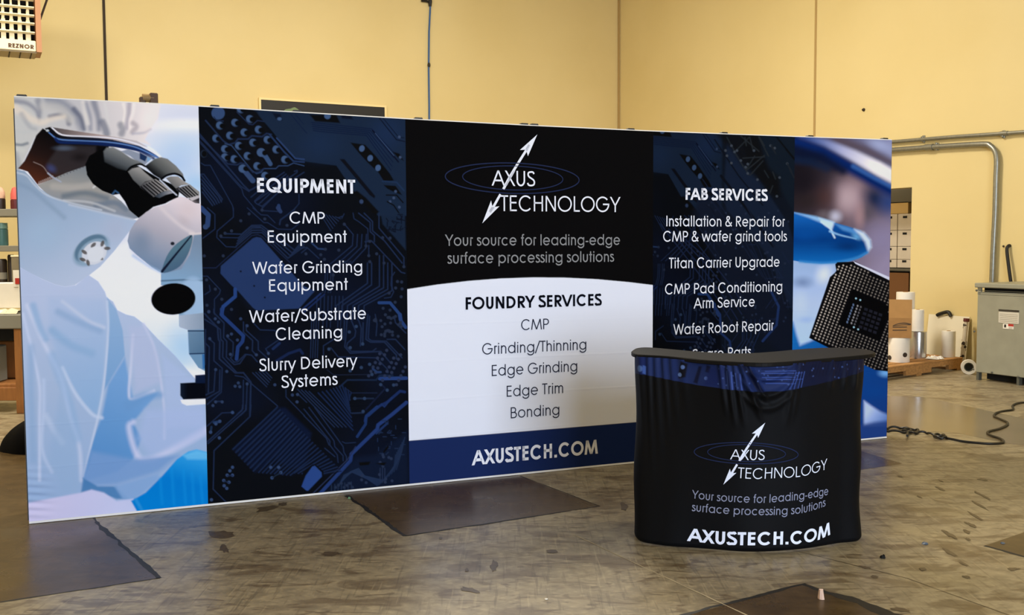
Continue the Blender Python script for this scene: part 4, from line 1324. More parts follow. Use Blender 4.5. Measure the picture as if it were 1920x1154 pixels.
# ---- the gloved finger and chip picture on the right
def paint_chip(c):
    c.poly([(1440, 200), (1720, 200), (1720, 900), (1440, 900)], grad(1490, 330, (34, 30, 38), 1680, 460, (150, 142, 172), (92, 80, 92)))
    c.blob(1600, 370, 60, 70, (168, 146, 158), .9)
    c.blob(1588, 372, 34, 40, (186, 168, 178), .8)
    c.blob(1545, 370, 40, 40, (82, 58, 56), .7)
    c.blob(1505, 340, 55, 60, (30, 26, 34), .9)
    c.blob(1510, 380, 44, 30, (48, 40, 42), .8)
    c.blob(1640, 372, 38, 46, (28, 44, 78), .95, -20)
    c.blob(1668, 380, 34, 44, (24, 66, 130), .8)
    c.blob(1625, 400, 22, 28, (76, 74, 84), .6)
    c.blob(1655, 450, 60, 50, (142, 136, 170), .9)
    c.blob(1612, 405, 16, 40, (176, 146, 152), .6)
    # upper band of blurred glasses
    c.poly([(1490, 240), (1700, 240), (1700, 330), (1640, 310), (1560, 275), (1500, 262)], grad(1560, 262, (88, 84, 110), 1680, 300, (150, 160, 202)), 14)
    c.stroke([(1570, 262), (1620, 280), (1680, 310)], 16, (92, 82, 96), 16, .9)
    c.blob(1650, 272, 40, 16, (164, 176, 216), .8, 20)
    c.stroke([(1500, 255), (1550, 270), (1600, 293), (1645, 318), (1690, 348)], (10, 34), grad(1510, 260, (64, 88, 150), 1640, 320, (246, 244, 250), (170, 176, 214)), 12)
    c.stroke([(1490, 266), (1540, 284), (1590, 312), (1640, 340), (1690, 366)], (20, 24), (12, 44, 108), 18)
    c.stroke([(1490, 285), (1540, 296), (1580, 320)], (26, 16), (14, 26, 56), 18, .9)
    c.stroke([(1600, 312), (1640, 334), (1690, 360)], 8, (60, 106, 176), 8, .8)
    c.stroke([(1490, 300), (1520, 304), (1550, 316)], 14, (20, 40, 72), 14, .7)
    c.blob(1566, 406, 20, 18, (190, 192, 214), .95)
    c.blob(1545, 403, 22, 16, (120, 112, 120), .6)
    # pale cloth under the finger
    c.poly([(1470, 480), (1600, 480), (1570, 520), (1500, 700), (1470, 700)], grad(1500, 500, (156, 184, 226), 1500, 640, (176, 206, 246), (178, 200, 240)), 8)
    c.blob(1505, 530, 30, 18, (118, 142, 186), .8)
    c.blob(1545, 515, 24, 30, (214, 226, 250), .9, 20)
    c.blob(1500, 570, 24, 40, (190, 210, 246), .8)
    c.blob(1512, 600, 24, 10, (150, 182, 228), .6)
    # hand below
    c.poly([(1470, 600), (1487, 604), (1494, 630), (1500, 648), (1530, 636), (1600, 660), (1700, 690), (1700, 900), (1470, 900)], grad(1490, 620, (30, 116, 190), 1650, 800, (28, 66, 138), (16, 76, 150)), 9)
    c.poly([(1620, 752), (1634, 762), (1650, 772), (1680, 784), (1690, 790), (1660, 800), (1620, 800)], grad(1630, 770, (186, 206, 250), 1670, 800, (70, 110, 186)), 8)
    c.poly([(1600, 800), (1640, 792), (1700, 786), (1700, 900), (1600, 900)], (40, 72, 140), 10, .9)
    c.blob(1660, 700, 20, 12, (120, 180, 240), .95)
    c.blob(1640, 735, 40, 22, (18, 74, 150), .8)
    # finger
    fin = [(1470, 396), (1489, 398), (1515, 403), (1540, 410), (1562, 417), (1590, 425), (1612, 432), (1626, 441), (1633, 452), (1634, 462), (1629, 473), (1615, 483), (1594, 490), (1566, 494), (1540, 495), (1510, 493), (1488, 489), (1470, 486)]
    c.poly(fin, grad(1540, 405, (26, 104, 186), 1540, 494, (22, 112, 190), (6, 66, 136)), 1.6)
    c.blob(1590, 462, 44, 16, (6, 52, 112), .8)
    c.blob(1510, 440, 40, 20, (10, 82, 160), .8)
    c.poly([(1489, 399), (1530, 406), (1562, 416), (1560, 428), (1540, 418), (1515, 408)], (150, 196, 240), 7, .9)
    c.poly([(1535, 409), (1565, 417), (1560, 430), (1548, 424)], (200, 226, 250), 7, .85)
    c.stroke([(1540, 416), (1556, 428), (1562, 440), (1565, 446)], (4, 3), (200, 226, 250), 3, .9, 4)
    c.stroke([(1556, 434), (1575, 441), (1605, 448)], (4, 2), (140, 190, 236), 3, .9, 3)
    c.poly([(1564, 419), (1590, 426), (1614, 434), (1606, 440), (1580, 432)], (90, 152, 214), 7, .85)
    c.poly([(1602, 430), (1620, 436), (1632, 450), (1634, 464), (1628, 472), (1622, 454), (1612, 442)], (206, 224, 248), 9, .95)
    c.blob(1606, 444, 16, 9, (110, 176, 228), .8, 30)
    c.stroke([(1500, 491), (1550, 494), (1600, 486), (1626, 474)], 5, (70, 150, 214), 6, .7, 4)
    # chip
    c.poly([(1566, 496), (1570, 492), (1598, 491), (1603, 490), (1672, 526), (1690, 700), (1640, 694), (1576, 664), (1517, 634), (1556, 520), (1565, 512), (1568, 508)], (13, 13, 17), 1.3)
    c.poly([(1600, 490), (1672, 522), (1672, 528), (1604, 495)], (206, 212, 240), 1.3)
    e1, e2 = np.array([6.35, 2.62]), np.array([-1.93, 5.05])
    o = np.array([1567.2, 515.5])
    hole = np.array([(1599, 543), (1668, 575), (1650, 640), (1574, 609)])

    def inside(p, Q):
        r = False
        for i in range(4):
            (ax, ay), (bx, by) = Q[i], Q[(i + 1) % 4]
            if (ay > p[1]) != (by > p[1]) and p[0] < ax + (p[1] - ay) * (bx - ax) / (by - ay):
                r = not r
        return r
    for i in range(0, 26):
        for j in range(-12, 40):
            p = o + i * e1 + j * e2
            if p[0] > 1672 or p[1] > 692 or p[1] < 494 + max(0, (p[0] - 1600)) * .5 + 3 or inside(p, hole):
                continue
            if p[0] < 1570 and p[1] < 515:
                continue
            if p[0] < 1520 + (634 - p[1]) * .345 + 2 or p[1] > 632 + (p[0] - 1517) * .52 - 2:
                continue
            b = 190 - 70 * min(1, i / 9)
            c.disc(p[0], p[1], 1.55, 1.55, (b, b * .96, b * .93), 1.4)
    c.poly(hole, (9, 9, 12), 1.5)
    for i in range(4):
        for j in range(5):
            p = np.array([1624, 580]) + i * np.array([9, 3.4]) + j * np.array([-2.6, 8.2])
            c.poly([p + np.array(q) for q in ((-3, -3), (3.4, -1), (2.4, 4), (-4, 2))], (36, 38, 50), 1)
    for j in range(7):
        p = np.array([1600, 572]) + j * np.array([-1.9, 5.4])
        c.disc(*p, 1.6, 2.4, (96, 116, 150), 1)
        c.disc(p[0] + 8, p[1] + 2, 1.6, 2, (140, 140, 146), 1)
        c.disc(p[0] + 14, p[1] + 4, 1.6, 2, (96, 96, 104), 1)
    for p in ((1605, 560), (1613, 563), (1601, 614), (1609, 618)):
        c.disc(*p, 1.8, 1.8, (150, 190, 210), 1)


# ------------------------------------------------------------------ the display wall
D_LAT, D_DIST, D_ANG = -2.6081, 5.3277, .3938
D_W, D_H = 5.92, 2.26
DU = np.array([math.cos(D_ANG), math.sin(D_ANG), 0])
DN = np.array([math.sin(D_ANG), -math.cos(D_ANG), 0])      # towards the viewer
D0 = np.array([D_LAT, D_DIST, 0])
FB = .014                                                  # fabric starts a little above the floor


def d_top(u):
    return D_H + np.interp(u / D_W, [0, .125, .25, .375, .5, .625, .75, .875, 1], [.0198, .0165, .005, -.0055, -.011, -.0126, -.0098, -.0048, .002])


def d_at(u, z, off=0.0):
    return D0 + u * DU + off * DN + np.array([0, 0, z])


def d_uv(x, y):
    p = on_plane(x, y, DN, DN @ D0) - D0
    return p @ DU, p[2]


UB = [0.0, .928, 2.130, 3.860, 5.027, D_W]
STEP = [.0032, .0030, .0046, .0038, .0038]
rows = 700
us, panel = [], []
for k in range(5):
    n = int((UB[k + 1] - UB[k]) / STEP[k])
    e = 2e-4
    us += list(np.linspace(UB[k] + (e if k else 0), UB[k + 1] - (e if k < 4 else 0), n))
    panel += [k] * n
us, panel = np.array(us), np.array(panel)
vv = np.linspace(0, 1, rows)[::-1]
U, V = np.meshgrid(us, vv)
Z = FB + V * (d_top(U) - FB)
# creases left by folding, ripples in the lower left corner, a slight pull at the frame nodes
off = np.zeros_like(U)
for i, zc in enumerate((.30, .53, .765, 1.0, 1.235, 1.47)):
    amp = (.0007, .0010, .0010, .0006, .0004, .0003)[i]
    zz = Z - zc - .004 * np.sin(U * 2.3 + i)
    off += amp * np.exp(-(zz / .006) ** 2) * (.7 + .3 * np.sin(U * 3.1 + i * 2))
rip = np.exp(-((U - .03) / .07) ** 2) * np.exp(-((Z - .14) / .13) ** 2)
off += .0035 * rip * np.sin((Z + .15 * U) * 2 * math.pi / .042)
off += .002 * np.exp(-((U - .0) / .05) ** 2) * np.sin(Z * 9.0)
P3 = D0[None, None] + U[..., None] * DU + off[..., None] * DN
P3[..., 2] += Z
PX, PY = project(P3)
COL = np.zeros(U.shape + (3,))
INK = np.array((.81, .85, .88))      # the printer's inks are a little stronger than they look under the daylight
for k, fn in ((0, paint_lab), (1, paint_board), (4, paint_chip)):
    s_ = np.nonzero(panel == k)[0]
    sl = slice(s_[0], s_[-1] + 1)
    cv = Canvas(PX[:, sl], PY[:, sl], np.zeros(COL[:, sl].shape))
    fn(cv)
    g_ = (1.2, 1.0, 1, 1, 1.12)[k]
    cv.C = .9 * (cv.C / .9) ** g_          # contrast of the printed photographs
    COL[:, sl] = np.minimum(cv.C / (INK * (1.04 if k == 0 else 1.0)), .93)
# centre: black top, white field with an arched head, navy foot
s_ = np.nonzero(panel == 2)[0]
sl = slice(s_[0], s_[-1] + 1)
cv = Canvas(PX[:, sl], PY[:, sl], np.zeros(COL[:, sl].shape))
cv.poly([(700, 150), (1300, 150), (1300, 1000), (700, 1000)], (11, 10, 11))
arch = [(700, 557), (762, 543), (820, 534), (880, 527), (940, 522.5), (1000, 520.5), (1060, 521), (1120, 524), (1180, 529.5), (1225, 535), (1290, 545)]
ul, zl = d_uv(764, 827)
ur, zr = d_uv(1187, 793)
lo = [project(d_at(q, .5 * (zl + zr))) for q in (UB[2] - .1, UB[3] + .1)]
cv.poly(arch + [lo[1], lo[0]], (238, 241, 254), 1.1)
cv.poly([lo[0], lo[1], (1300, 1000), (700, 1000)], (28, 44, 92), 1.1)
COL[:, sl] = cv.C
# right board: the same print, shifted along the wall, plus what lies beyond it
s_ = np.nonzero(panel == 3)[0]
sl = slice(s_[0], s_[-1] + 1)
SHIFT = 2.274
Q3 = P3[:, sl] - SHIFT * DU
X2, Y2 = project(Q3)
cv = Canvas(X2, Y2, np.zeros(COL[:, sl].shape))
paint_board(cv)
cv.C *= .62
beyond = np.clip((U[:, sl] - SHIFT - 2.125) / .02, 0, 1)[..., None]
cv.C = cv.C * (1 - beyond) + lin((11, 17, 28)) * beyond
cv = Canvas(PX[:, sl], PY[:, sl], cv.C)
paint_board_more(cv)
COL[:, sl] = np.minimum(cv.C / INK, .93)

m_print = bpy.data.materials.new('printed_fabric')
m_print.use_nodes = True
_nt = m_print.node_tree
_at = _nt.nodes.new('ShaderNodeAttribute')
_at.attribute_name = 'ink'
_p = _nt.nodes['Principled BSDF']
_p.inputs['Roughness'].default_value = .85
_p.inputs['Specular IOR Level'].default_value = .03
_nt.links.new(_at.outputs['Color'], _p.inputs['Base Color'])
m_ink_w = mat('white_ink', (242, 244, 254), .85, spec=.03)
m_ink_k = mat('black_ink', (12, 14, 24), .85, spec=.03)
m_ink_g = mat('grey_ink', (46, 50, 70), .85, spec=.03)
m_ink_lg = mat('light_grey_ink', (148, 148, 150), .85, spec=.03)
m_ink_b = mat('dark_blue_ink', (36, 44, 74), .85, spec=.03)
m_white_fab = mat('white_fabric_edge', (226, 226, 226), .8, spec=.2)


def sheet(name, P, COLS, extra, parent, wrap=None):
    """one mesh: a grid of printed fabric plus lettering (MB) laid on it"""
    H_, W_ = P.shape[:2]
    org = np.asarray(parent['_w'])
    idx = np.arange(H_ * W_).reshape(H_, W_)
    q = np.stack([idx[:-1, :-1], idx[1:, :-1], idx[1:, 1:], idx[:-1, 1:]], -1).reshape(-1, 4)
    ev = np.array(extra.v) if extra.v else np.zeros((0, 3))
    nv = H_ * W_
    verts = np.concatenate([P.reshape(-1, 3), ev]) - org
    loops = [q.reshape(-1)]
    tot = [np.full(len(q), 4)]
    mi = [np.zeros(len(q), int)]
    ef = extra.f
    loops.append(np.array([i + nv for f in ef for i in f], int))
    tot.append(np.array([len(f) for f in ef], int))
    mi.append(np.array(extra.m, int) + 1)
    loops, tot, mi = map(np.concatenate, (loops, tot, mi))
    me = bpy.data.meshes.new(name)
    me.vertices.add(len(verts))
    me.vertices.foreach_set('co', verts.astype(np.float32).ravel())
    me.loops.add(len(loops))
    me.loops.foreach_set('vertex_index', loops.astype(np.int32))
    me.polygons.add(len(tot))
    st = np.concatenate([[0], np.cumsum(tot)[:-1]])
    me.polygons.foreach_set('loop_start', st.astype(np.int32))
    me.polygons.foreach_set('loop_total', tot.astype(np.int32))
    me.materials.append(m_print)
    for m in extra.mats:
        me.materials.append(m)
    me.polygons.foreach_set('material_index', mi.astype(np.int32))
    sm = np.zeros(len(tot), bool)
    sm[:len(q)] = True
    me.polygons.foreach_set('use_smooth', sm)
    at = me.attributes.new('ink', 'FLOAT_COLOR', 'POINT')
    cc = np.ones((len(verts), 4), np.float32)
    cc[:nv, :3] = COLS.reshape(-1, 3)
    at.data.foreach_set('color', cc.ravel())
    me.update(calc_edges=True)
    me.validate()
    o = bpy.data.objects.new(name, me)
    scene.collection.objects.link(o)
    o.parent = parent
    o['_w'] = tuple(org)
    return o


def logo(mb, S, x, y, k, mw, mr, ky=None, thin=.011):
    """the AXUS TECHNOLOGY mark; (x, y) = left end of the crossing bar region, k = size; S(u, z) -> point"""
    ky = ky or k

    def L(px, py):
        return S(x + px * k, y + py * ky)

    def ring(cx, cy, rx, ry, rot, w, m):
        n = 72
        pts = []
        for s_ in (1, -1):
            row = []
            for i in range(n):
                a = 2 * math.pi * i / n
                ex, ey = (rx + s_ * w / 2) * math.cos(a), (ry + s_ * w / 2) * math.sin(a)
                row.append((cx + ex * math.cos(rot) - ey * math.sin(rot), cy + ex * math.sin(rot) + ey * math.cos(rot)))
            pts.append(row)
        for i in range(n):
            j = (i + 1) % n
            mb.add([L(*pts[0][i]), L(*pts[0][j]), L(*pts[1][j]), L(*pts[1][i])], [(0, 1, 2, 3)], m)
    return L, ring


tx = MB()
SD = lambda u, z: d_at(u, z, .0032)


def line_on_wall(txt, xl, xr, ybase, cap, m, w, xm=None):
    """a line of print given by its ends, base line and cap height in the photo, laid level on the wall"""
    ym = ybase
    xm = xm if xm is not None else (xl + xr) / 2
    u0, _ = d_uv(xl, ym)
    u1, _ = d_uv(xr, ym)
    _, z0 = d_uv(xm, ym)
    _, z1 = d_uv(xm, ym - cap)
    put_text(tx, txt, m, w, u0, u1, z1 - z0, SD, z0)


WB, WR = .205, .118
line_on_wall('EQUIPMENT', 482, 666, 362, 26.5, m_ink_w, WB)
line_on_wall('CMP', 543, 609, 419.5, 22, m_ink_w, WR)
line_on_wall('Equipment', 502, 650, 455, 22.5, m_ink_w, WR)
line_on_wall('Wafer Grinding', 473, 679, 512.5, 22.5, m_ink_w, WR)
line_on_wall('Equipment', 504.5, 652, 545.5, 22.5, m_ink_w, WR)
line_on_wall('Wafer/Substrate', 467, 686, 602, 23, m_ink_w, WR)
line_on_wall('Cleaning', 517, 641.5, 636, 23, m_ink_w, WR)
line_on_wall('Slurry Delivery', 486, 670, 692, 23, m_ink_w, WR)
line_on_wall('Systems', 527.5, 633, 725, 23, m_ink_w, WR)
line_on_wall('FAB SERVICES', 1285, 1439, 376, 22, m_ink_w, WB)
line_on_wall('Installation & Repair for', 1249, 1471, 425, 19.5, m_ink_w, WR)
line_on_wall('CMP & wafer grind tools', 1243, 1475, 453, 19.5, m_ink_w, WR)
line_on_wall('Titan Carrier Upgrade', 1254, 1461, 502, 19.5, m_ink_w, WR)
line_on_wall('CMP Pad Conditioning', 1246.5, 1466, 549.5, 19.5, m_ink_w, WR)
line_on_wall('Arm Service', 1300, 1414.5, 577, 19.5, m_ink_w, WR)
line_on_wall('Wafer Robot Repair', 1262, 1450, 624, 19.5, m_ink_w, WR)
line_on_wall('Spare Parts', 1298, 1408, 672, 19.5, m_ink_w, WR)
line_on_wall('Your source for leading-edge', 834, 1162, 460.5, 20.5, m_ink_lg, WR)
line_on_wall('surface processing solutions', 838.5, 1151, 493, 20.5, m_ink_lg, WR)
line_on_wall('FOUNDRY SERVICES', 873, 1128, 577, 22.5, m_ink_k, .19)
line_on_wall('CMP', 977, 1029, 618.5, 20, m_ink_g, .10)
line_on_wall('Grinding/Thinning', 904, 1099, 660.5, 20.5, m_ink_g, .10)
line_on_wall('Edge Grinding', 922, 1082, 701, 20.5, m_ink_g, .10)
line_on_wall('Edge Trim', 950, 1055.5, 741, 20.5, m_ink_g, .10)
line_on_wall('Bonding', 957.5, 1048.5, 781.5, 20.5, m_ink_g, .10)
line_on_wall('AXUSTECH.COM', 884, 1120.5, 862, 27, m_ink_w, .2)


def strip(mb, pts, w, m, S):
    """a printed stroke on a surface; pts in surface units"""
    pts = [np.array(p, float) for p in pts]
    L, R = [], []
    for i, q in enumerate(pts):
        t = pts[min(i + 1, len(pts) - 1)] - pts[max(i - 1, 0)]
        t /= np.linalg.norm(t) + 1e-12
        nn = np.array([-t[1], t[0]]) * (w if np.isscalar(w) else w[0] + (w[1] - w[0]) * i / (len(pts) - 1)) / 2
        L.append(q + nn)
        R.append(q - nn)
    for i in range(len(pts) - 1):
        mb.add([S(*L[i]), S(*R[i]), S(*R[i + 1]), S(*L[i + 1])], [(0, 1, 2, 3)], m)


def logo_print(mb, T2, S, mw, mr, wid, curve=1):
    """T2 maps logo coordinates (as they stand in the photo of the wall print) to surface units"""
    def ell(cx, cy, rx, ry, rot, w):
        pts = []
        for i in range(81):
            a = 2 * math.pi * i / 80
            ex, ey = rx * math.cos(a), ry * math.sin(a)
            c_, s_ = math.cos(rot), math.sin(rot)
            pts.append(T2(cx + ex * c_ - ey * s_, cy + ex * s_ + ey * c_))
        strip(mb, pts, w, mr, S)
    ell(960, 334.5, 125.5, 28.5, .030, wid * .55)
    ell(961, 334, 94, 22.5, .030, wid * .5)
    # arrows: slightly curved shafts with barbed heads
    up = [T2(*p) for p in smooth_path([(943.5, 355), (955, 333), (970, 308), (985, 284), (992, 272)], 4)]
    strip(mb, up, (wid * 1.25, wid * 1.15), mw, S)
    mb.add([S(*T2(*p)) for p in ((1007, 252.5), (974.5, 281.5), (986, 281), (989.5, 293))], [(0, 1, 2), (0, 2, 3)], mw)
    dn = [T2(*p) for p in ((938, 364.5), (926, 386), (918, 398))]
    strip(mb, dn, (wid * 1.1, wid * 1.3), mw, S)
    mb.add([S(*T2(*p)) for p in ((904, 419), (936, 387), (923, 389), (920.5, 376))], [(0, 1, 2), (0, 2, 3)], mw)
    return


T_wall = lambda x, y: d_uv(x, y)
logo_print(tx, T_wall, SD, m_ink_w, m_ink_b, .0135)
line_on_wall('AXUS', 921.5, 1003, 349, 28.5, m_ink_w, .112)
line_on_wall('TECHNOLOGY', 938, 1163, 397, 29, m_ink_w, .10)

display = thing('display_wall', 'wide pop-up trade show wall with printed fabric panels standing on the warehouse floor', 'display wall', D0 + DU * D_W / 2)
sheet('printed_fabric', P3, COL, tx, display)
# white returns of the fabric on the top and bottom edges, dark returns at the sides
ed = MB()
nU = 60
for i in range(nU):
    ua, ub = D_W * i / nU, D_W * (i + 1) / nU
    za, zb = float(d_top(ua)), float(d_top(ub))
    ed.add([d_at(ua, za, 0), d_at(ub, zb, 0), d_at(ub, zb + .007, -.008), d_at(ua, za + .007, -.008), d_at(ub, zb + .007, -.05), d_at(ua, za + .007, -.05), d_at(ub, zb - .03, -.055), d_at(ua, za - .03, -.055)],
           [(0, 1, 2, 3), (3, 2, 4, 5), (5, 4, 6, 7)], m_white_fab)
    ed.add([d_at(ua, FB, .001), d_at(ub, FB, .001), d_at(ub, .003, .004), d_at(ua, .003, .004), d_at(ub, .003, -.03), d_at(ua, .003, -.03)], [(1, 0, 3, 2), (2, 3, 5, 4)], m_white_fab)
ed.build('fabric_edge', display)['label'] = 'thin white hem of the printed fabric'
m_frame = mat('black_plastic', (24, 24, 26), .5)
m_alu = mat('aluminium_tube', (150, 152, 156), .35, metal=.9)
sd = MB()
for u_ in (0.0, D_W):
    s_ = 1 if u_ == 0 else -1
    sd.box(d_at(u_ - s_ * .003, 1.12, -.15), (.006, .29, 2.2), m_frame, DU, -DN)
sd.build('end_cap', display)['label'] = 'dark fabric end panel'
fr = MB()
nodes = np.linspace(.03, D_W - .03, 9)
for i, u_ in enumerate(nodes):
    for zz in (.06, .78, 1.5, 2.2):
        fr.tube([d_at(u_, zz, -.02), d_at(u_, zz, -.30)], .012, m_alu, 6)
    for o_ in (-.02, -.30):
        fr.tube([d_at(u_, .02, o_), d_at(u_, 2.23, o_)], .010, m_alu, 6)
    if i < 8:
        for z0, z1 in ((.06, .78), (.78, 1.5), (1.5, 2.2)):
            fr.tube([d_at(u_, z0, -.03), d_at(nodes[i + 1], z1, -.29)], .008, m_alu, 6)
            fr.tube([d_at(u_, z1, -.03), d_at(nodes[i + 1], z0, -.29)], .008, m_alu, 6)
fr.build('frame', display)['label'] = 'aluminium lattice frame behind the fabric'
for t_ in (.006, .172, .25, .375, .494, .506, .625, .75, .875, .992):
    hb = MB()
    u_ = t_ * D_W
    z_ = float(d_top(u_)) + .012
    hb.box(d_at(u_, z_ - .001, -.03), (.05, .04, .012), m_frame, DU, -DN, .004)
    hb.build('frame_hub', display)['label'] = 'small black frame hub on the top edge'
# ------------------------------------------------------------------ the counter
CT = .935
m_top = mat('black_laminate', (11, 10, 10), .6, spec=.15, noise=.12, nscale=60)
m_knit = mat('black_knit', (8, 9, 11), .9, spec=.1)
top_px = [(1184, 660.5), (1187, 656), (1196, 652.6), (1215, 651.8), (1255, 655), (1305, 659.5), (1367, 663), (1410, 662.5), (1455, 659.5), (1505, 654.8), (1555, 652.3), (1605, 653.6), (1632, 657), (1640.5, 660.5), (1636, 664), (1605, 667.5), (1530, 674), (1467, 679.2), (1417, 680.5), (1330, 676), (1255, 668.5), (1197, 665)]
outl = [on_floor(x, y, CT) for x, y in top_px]
outl = closed_path(outl, 5)
cen = sum(outl) / len(outl)
counter = thing('promotional_counter', 'black draped promotional counter with bean shaped top in front of the display wall', 'counter', (cen[0], cen[1], 0))
tb = MB()
n_ = len(outl)
lev = [(CT - .022, .97), (CT - .018, 1.0), (CT - .004, 1.0), (CT, .992)]
vs, fs = [], []
for z_, k_ in lev:
    for p in outl:
        q = cen + (p - cen) * k_
        vs.append((q[0], q[1], z_))
for j in range(len(lev) - 1):
    for i in range(n_):
        fs.append((j * n_ + i, (j + 1) * n_ + i, (j + 1) * n_ + (i + 1) % n_, j * n_ + (i + 1) % n_))
fs.append(tuple(range((len(lev) - 1) * n_, len(lev) * n_))[::-1])
fs.append(tuple(range(n_)))
tb.add(vs, fs, m_top)
tb.build('counter_top', counter)

# plan of the skirt: from the back left corner round the front to the back right corner
base_px = [(1190, 1013), (1240, 1026), (1300, 1032), (1400, 1038), (1500, 1035), (1570, 1023), (1612, 1013)]
basep = [on_floor(x, y) for x, y in base_px]


def plan(front, bl, br):
    pts = [bl] + front + [br]
    return smooth_path(pts, 24)


def resample(pts, n):
    pts = np.array(pts)
    d = np.concatenate([[0], np.cumsum(np.linalg.norm(np.diff(pts, axis=0), axis=1))])
    t = np.linspace(0, d[-1], n)
    return np.stack([np.interp(t, d, pts[:, i]) for i in range(3)], -1), d[-1]


b0 = np.array([basep[0][0] + .07, basep[0][1] + .34, 0])
b1 = np.array([basep[-1][0] - .02, basep[-1][1] + .34, 0])
sh = np.array([0, 0.0, 0])
front_b = [p.copy() for p in basep]
front_t = []
for (x, y), xx in zip(base_px, (1188, 1240, 1303, 1402, 1500, 1571, 1621)):
    pass
tp = [(1194, 672), (1242, 676), (1303, 681), (1402, 688), (1500, 685), (1572, 678), (1619, 671)]
front_t = [on_floor(x, y, CT - .022) for x, y in tp]
NU, NV = 700, 420
pb, _l = resample(plan(front_b, b0, b1), NU)
ptp, _l = resample(plan([np.array([p[0], p[1], 0]) for p in front_t], b0, b1), NU)
hz = np.linspace(CT - .010, .006, NV)
PB = np.zeros((NV, NU, 3))
for j, z_ in enumerate(hz):
    t_ = 1 - z_ / (CT - .021)
    t_ = min(1, max(0, t_))
    q = ptp * (1 - t_) ** 1.3 + pb * (1 - (1 - t_) ** 1.3)
    PB[j] = q
    PB[j, :, 2] = z_
tang = np.gradient(PB, axis=1)
nrm = np.stack([tang[..., 1], -tang[..., 0], np.zeros(tang.shape[:2])], -1)
nrm /= np.linalg.norm(nrm, axis=-1, keepdims=True) + 1e-9
X0, Y0 = project(PB)


def sm01(x):
    x = np.clip(x, 0, 1)
    return x * x * (3 - 2 * x)


disp = np.zeros(X0.shape)
# pleats falling from the top at the left
for xc, wd, am, dx, yl in ((1204, 6, .006, .02, 900), (1218, 5, .007, .03, 930), (1232, 6, .007, .04, 900), (1247, 5, .006, .06, 860), (1262, 6, .005, .07, 830), (1281, 7, .004, .09, 800)):
    xx = X0 - xc - dx * (Y0 - 690)
    disp += am * np.exp(-(xx / wd) ** 2) * (1 - sm01((Y0 - 690) / (yl - 690)))
# folds converging on the middle and a swag below them
for xa, xb, ye, am, wd in ((1352, 1362, 780, .006, 5), (1366, 1378, 800, .007, 5), (1378, 1396, 800, .006, 5), (1390, 1428, 790, .010, 6), (1404, 1440, 760, .007, 5), (1488, 1474, 800, .006, 6), (1500, 1486, 790, .004, 5), (1560, 1556, 740, .004, 5), (1585, 1582, 735, .004, 4), (1604, 1602, 735, .004, 4)):
    tt = np.clip((Y0 - 685) / (ye - 685), 0, 1.2)
    xx = X0 - (xa + (xb - xa) * tt)
    disp += am * np.exp(-(xx / wd) ** 2) * (1 - sm01((tt - .6) / .5))
for yd, am, wd in ((742, .008, 7), (766, .006, 7), (712, .006, 6)):
    yy = Y0 - (yd - ((X0 - 1437) / 52) ** 2 * 34)
    disp += am * np.exp(-(yy / wd) ** 2) * np.exp(-((X0 - 1437) / 46) ** 4)
disp -= .008 * np.exp(-((X0 - 1432) / 24) ** 2) * np.exp(-((Y0 - 700) / 34) ** 2)
# body of the cloth: gentle bulges, soft hem
disp += .003 * np.sin(X0 / 31.0) * sm01((Y0 - 800) / 200) * np.exp(-((Y0 - 1030) / 60) ** 2)
disp += .0025 * np.sin(Y0 / 34.0 + X0 / 90) * np.exp(-((X0 - 1190) / 22) ** 2)
disp += .002 * np.sin(Y0 / 26.0) * np.exp(-((X0 - 1616) / 16) ** 2)
hem = np.clip((.03 - PB[..., 2]) / .03, 0, 1)
disp *= 2.1
PB = PB + nrm * (disp - .02 * hem ** 2)[..., None]
CC = np.zeros((NV, NU, 3)) + lin((9, 10, 13))
# printed band at the top: a piece of the same board picture in brighter blue
band = np.interp(X0, [1180, 1189, 1218, 1260, 1310, 1370, 1430, 1470, 1530, 1580, 1626], [700, 700, 704, 713, 723, 731, 735, 733, 722, 709, 694])
cvb = Canvas(X0, Y0, np.zeros((NV, NU, 3)))
cvb.poly([(1100, 640), (1700, 640), (1700, 800), (1100, 800)], (26, 40, 84))
cvb.poly([(1480, 640), (1700, 640), (1700, 800), (1500, 800)], (14, 20, 46), 40)
Kc = crop(1180, 650, .25)
cvb.poly(Kc(60, 70, 140, 70, 150, 260, 60, 260), (22, 34, 80), 3)
cvb.disc(*Kc(90, 165)[0], 5, 6, (70, 96, 150), 2)
cvb.poly(Kc(110, 140, 132, 150, 128, 210, 108, 200), (60, 86, 150), 2)
cvb.poly(Kc(390, 110, 440, 130, 425, 230, 370, 240, 375, 180), (10, 12, 24), 3)
for q in ((405, 155), (382, 212)):
    cvb.disc(*Kc(*q)[0], 3.8, 3.8, (84, 108, 160), 1.5)
cvb.poly(Kc(520, 150, 545, 150, 510, 280, 480, 270), (12, 18, 44), 3)
cvb.poly(Kc(580, 140, 610, 150, 600, 200, 570, 190), (12, 18, 44), 3)
cvb.disc(*Kc(575, 240)[0], 3.4, 3.4, (70, 92, 150), 1.4)
cvb.poly(Kc(600, 170, 720, 150, 700, 300, 560, 290), (20, 32, 80), 8, .8)
for i in range(9):
    cvb.stroke(Kc(720 + 16 * i, 180 + 4 * i, 728 + 17 * i, 340), 1.7, (60, 82, 150) if i % 2 else (14, 22, 58), 1.2)
cvb.poly(Kc(830, 130, 900, 150, 1010, 340, 960, 340), (12, 18, 44), 4)
for i in range(8):
    cvb.stroke(Kc(1000 + 30 * (i % 2), 175 + 15 * i, 1180 + 60 * (i % 3), 165 + 16 * i), 1.5, (56, 78, 148) if i % 3 else (12, 18, 50), 1.2)
for i in range(8):
    cvb.stroke(Kc(1230 + 12 * i, 190, 1180 + 15 * i, 320), 1.5, (54, 76, 140) if i % 2 else (12, 20, 54), 1.2)
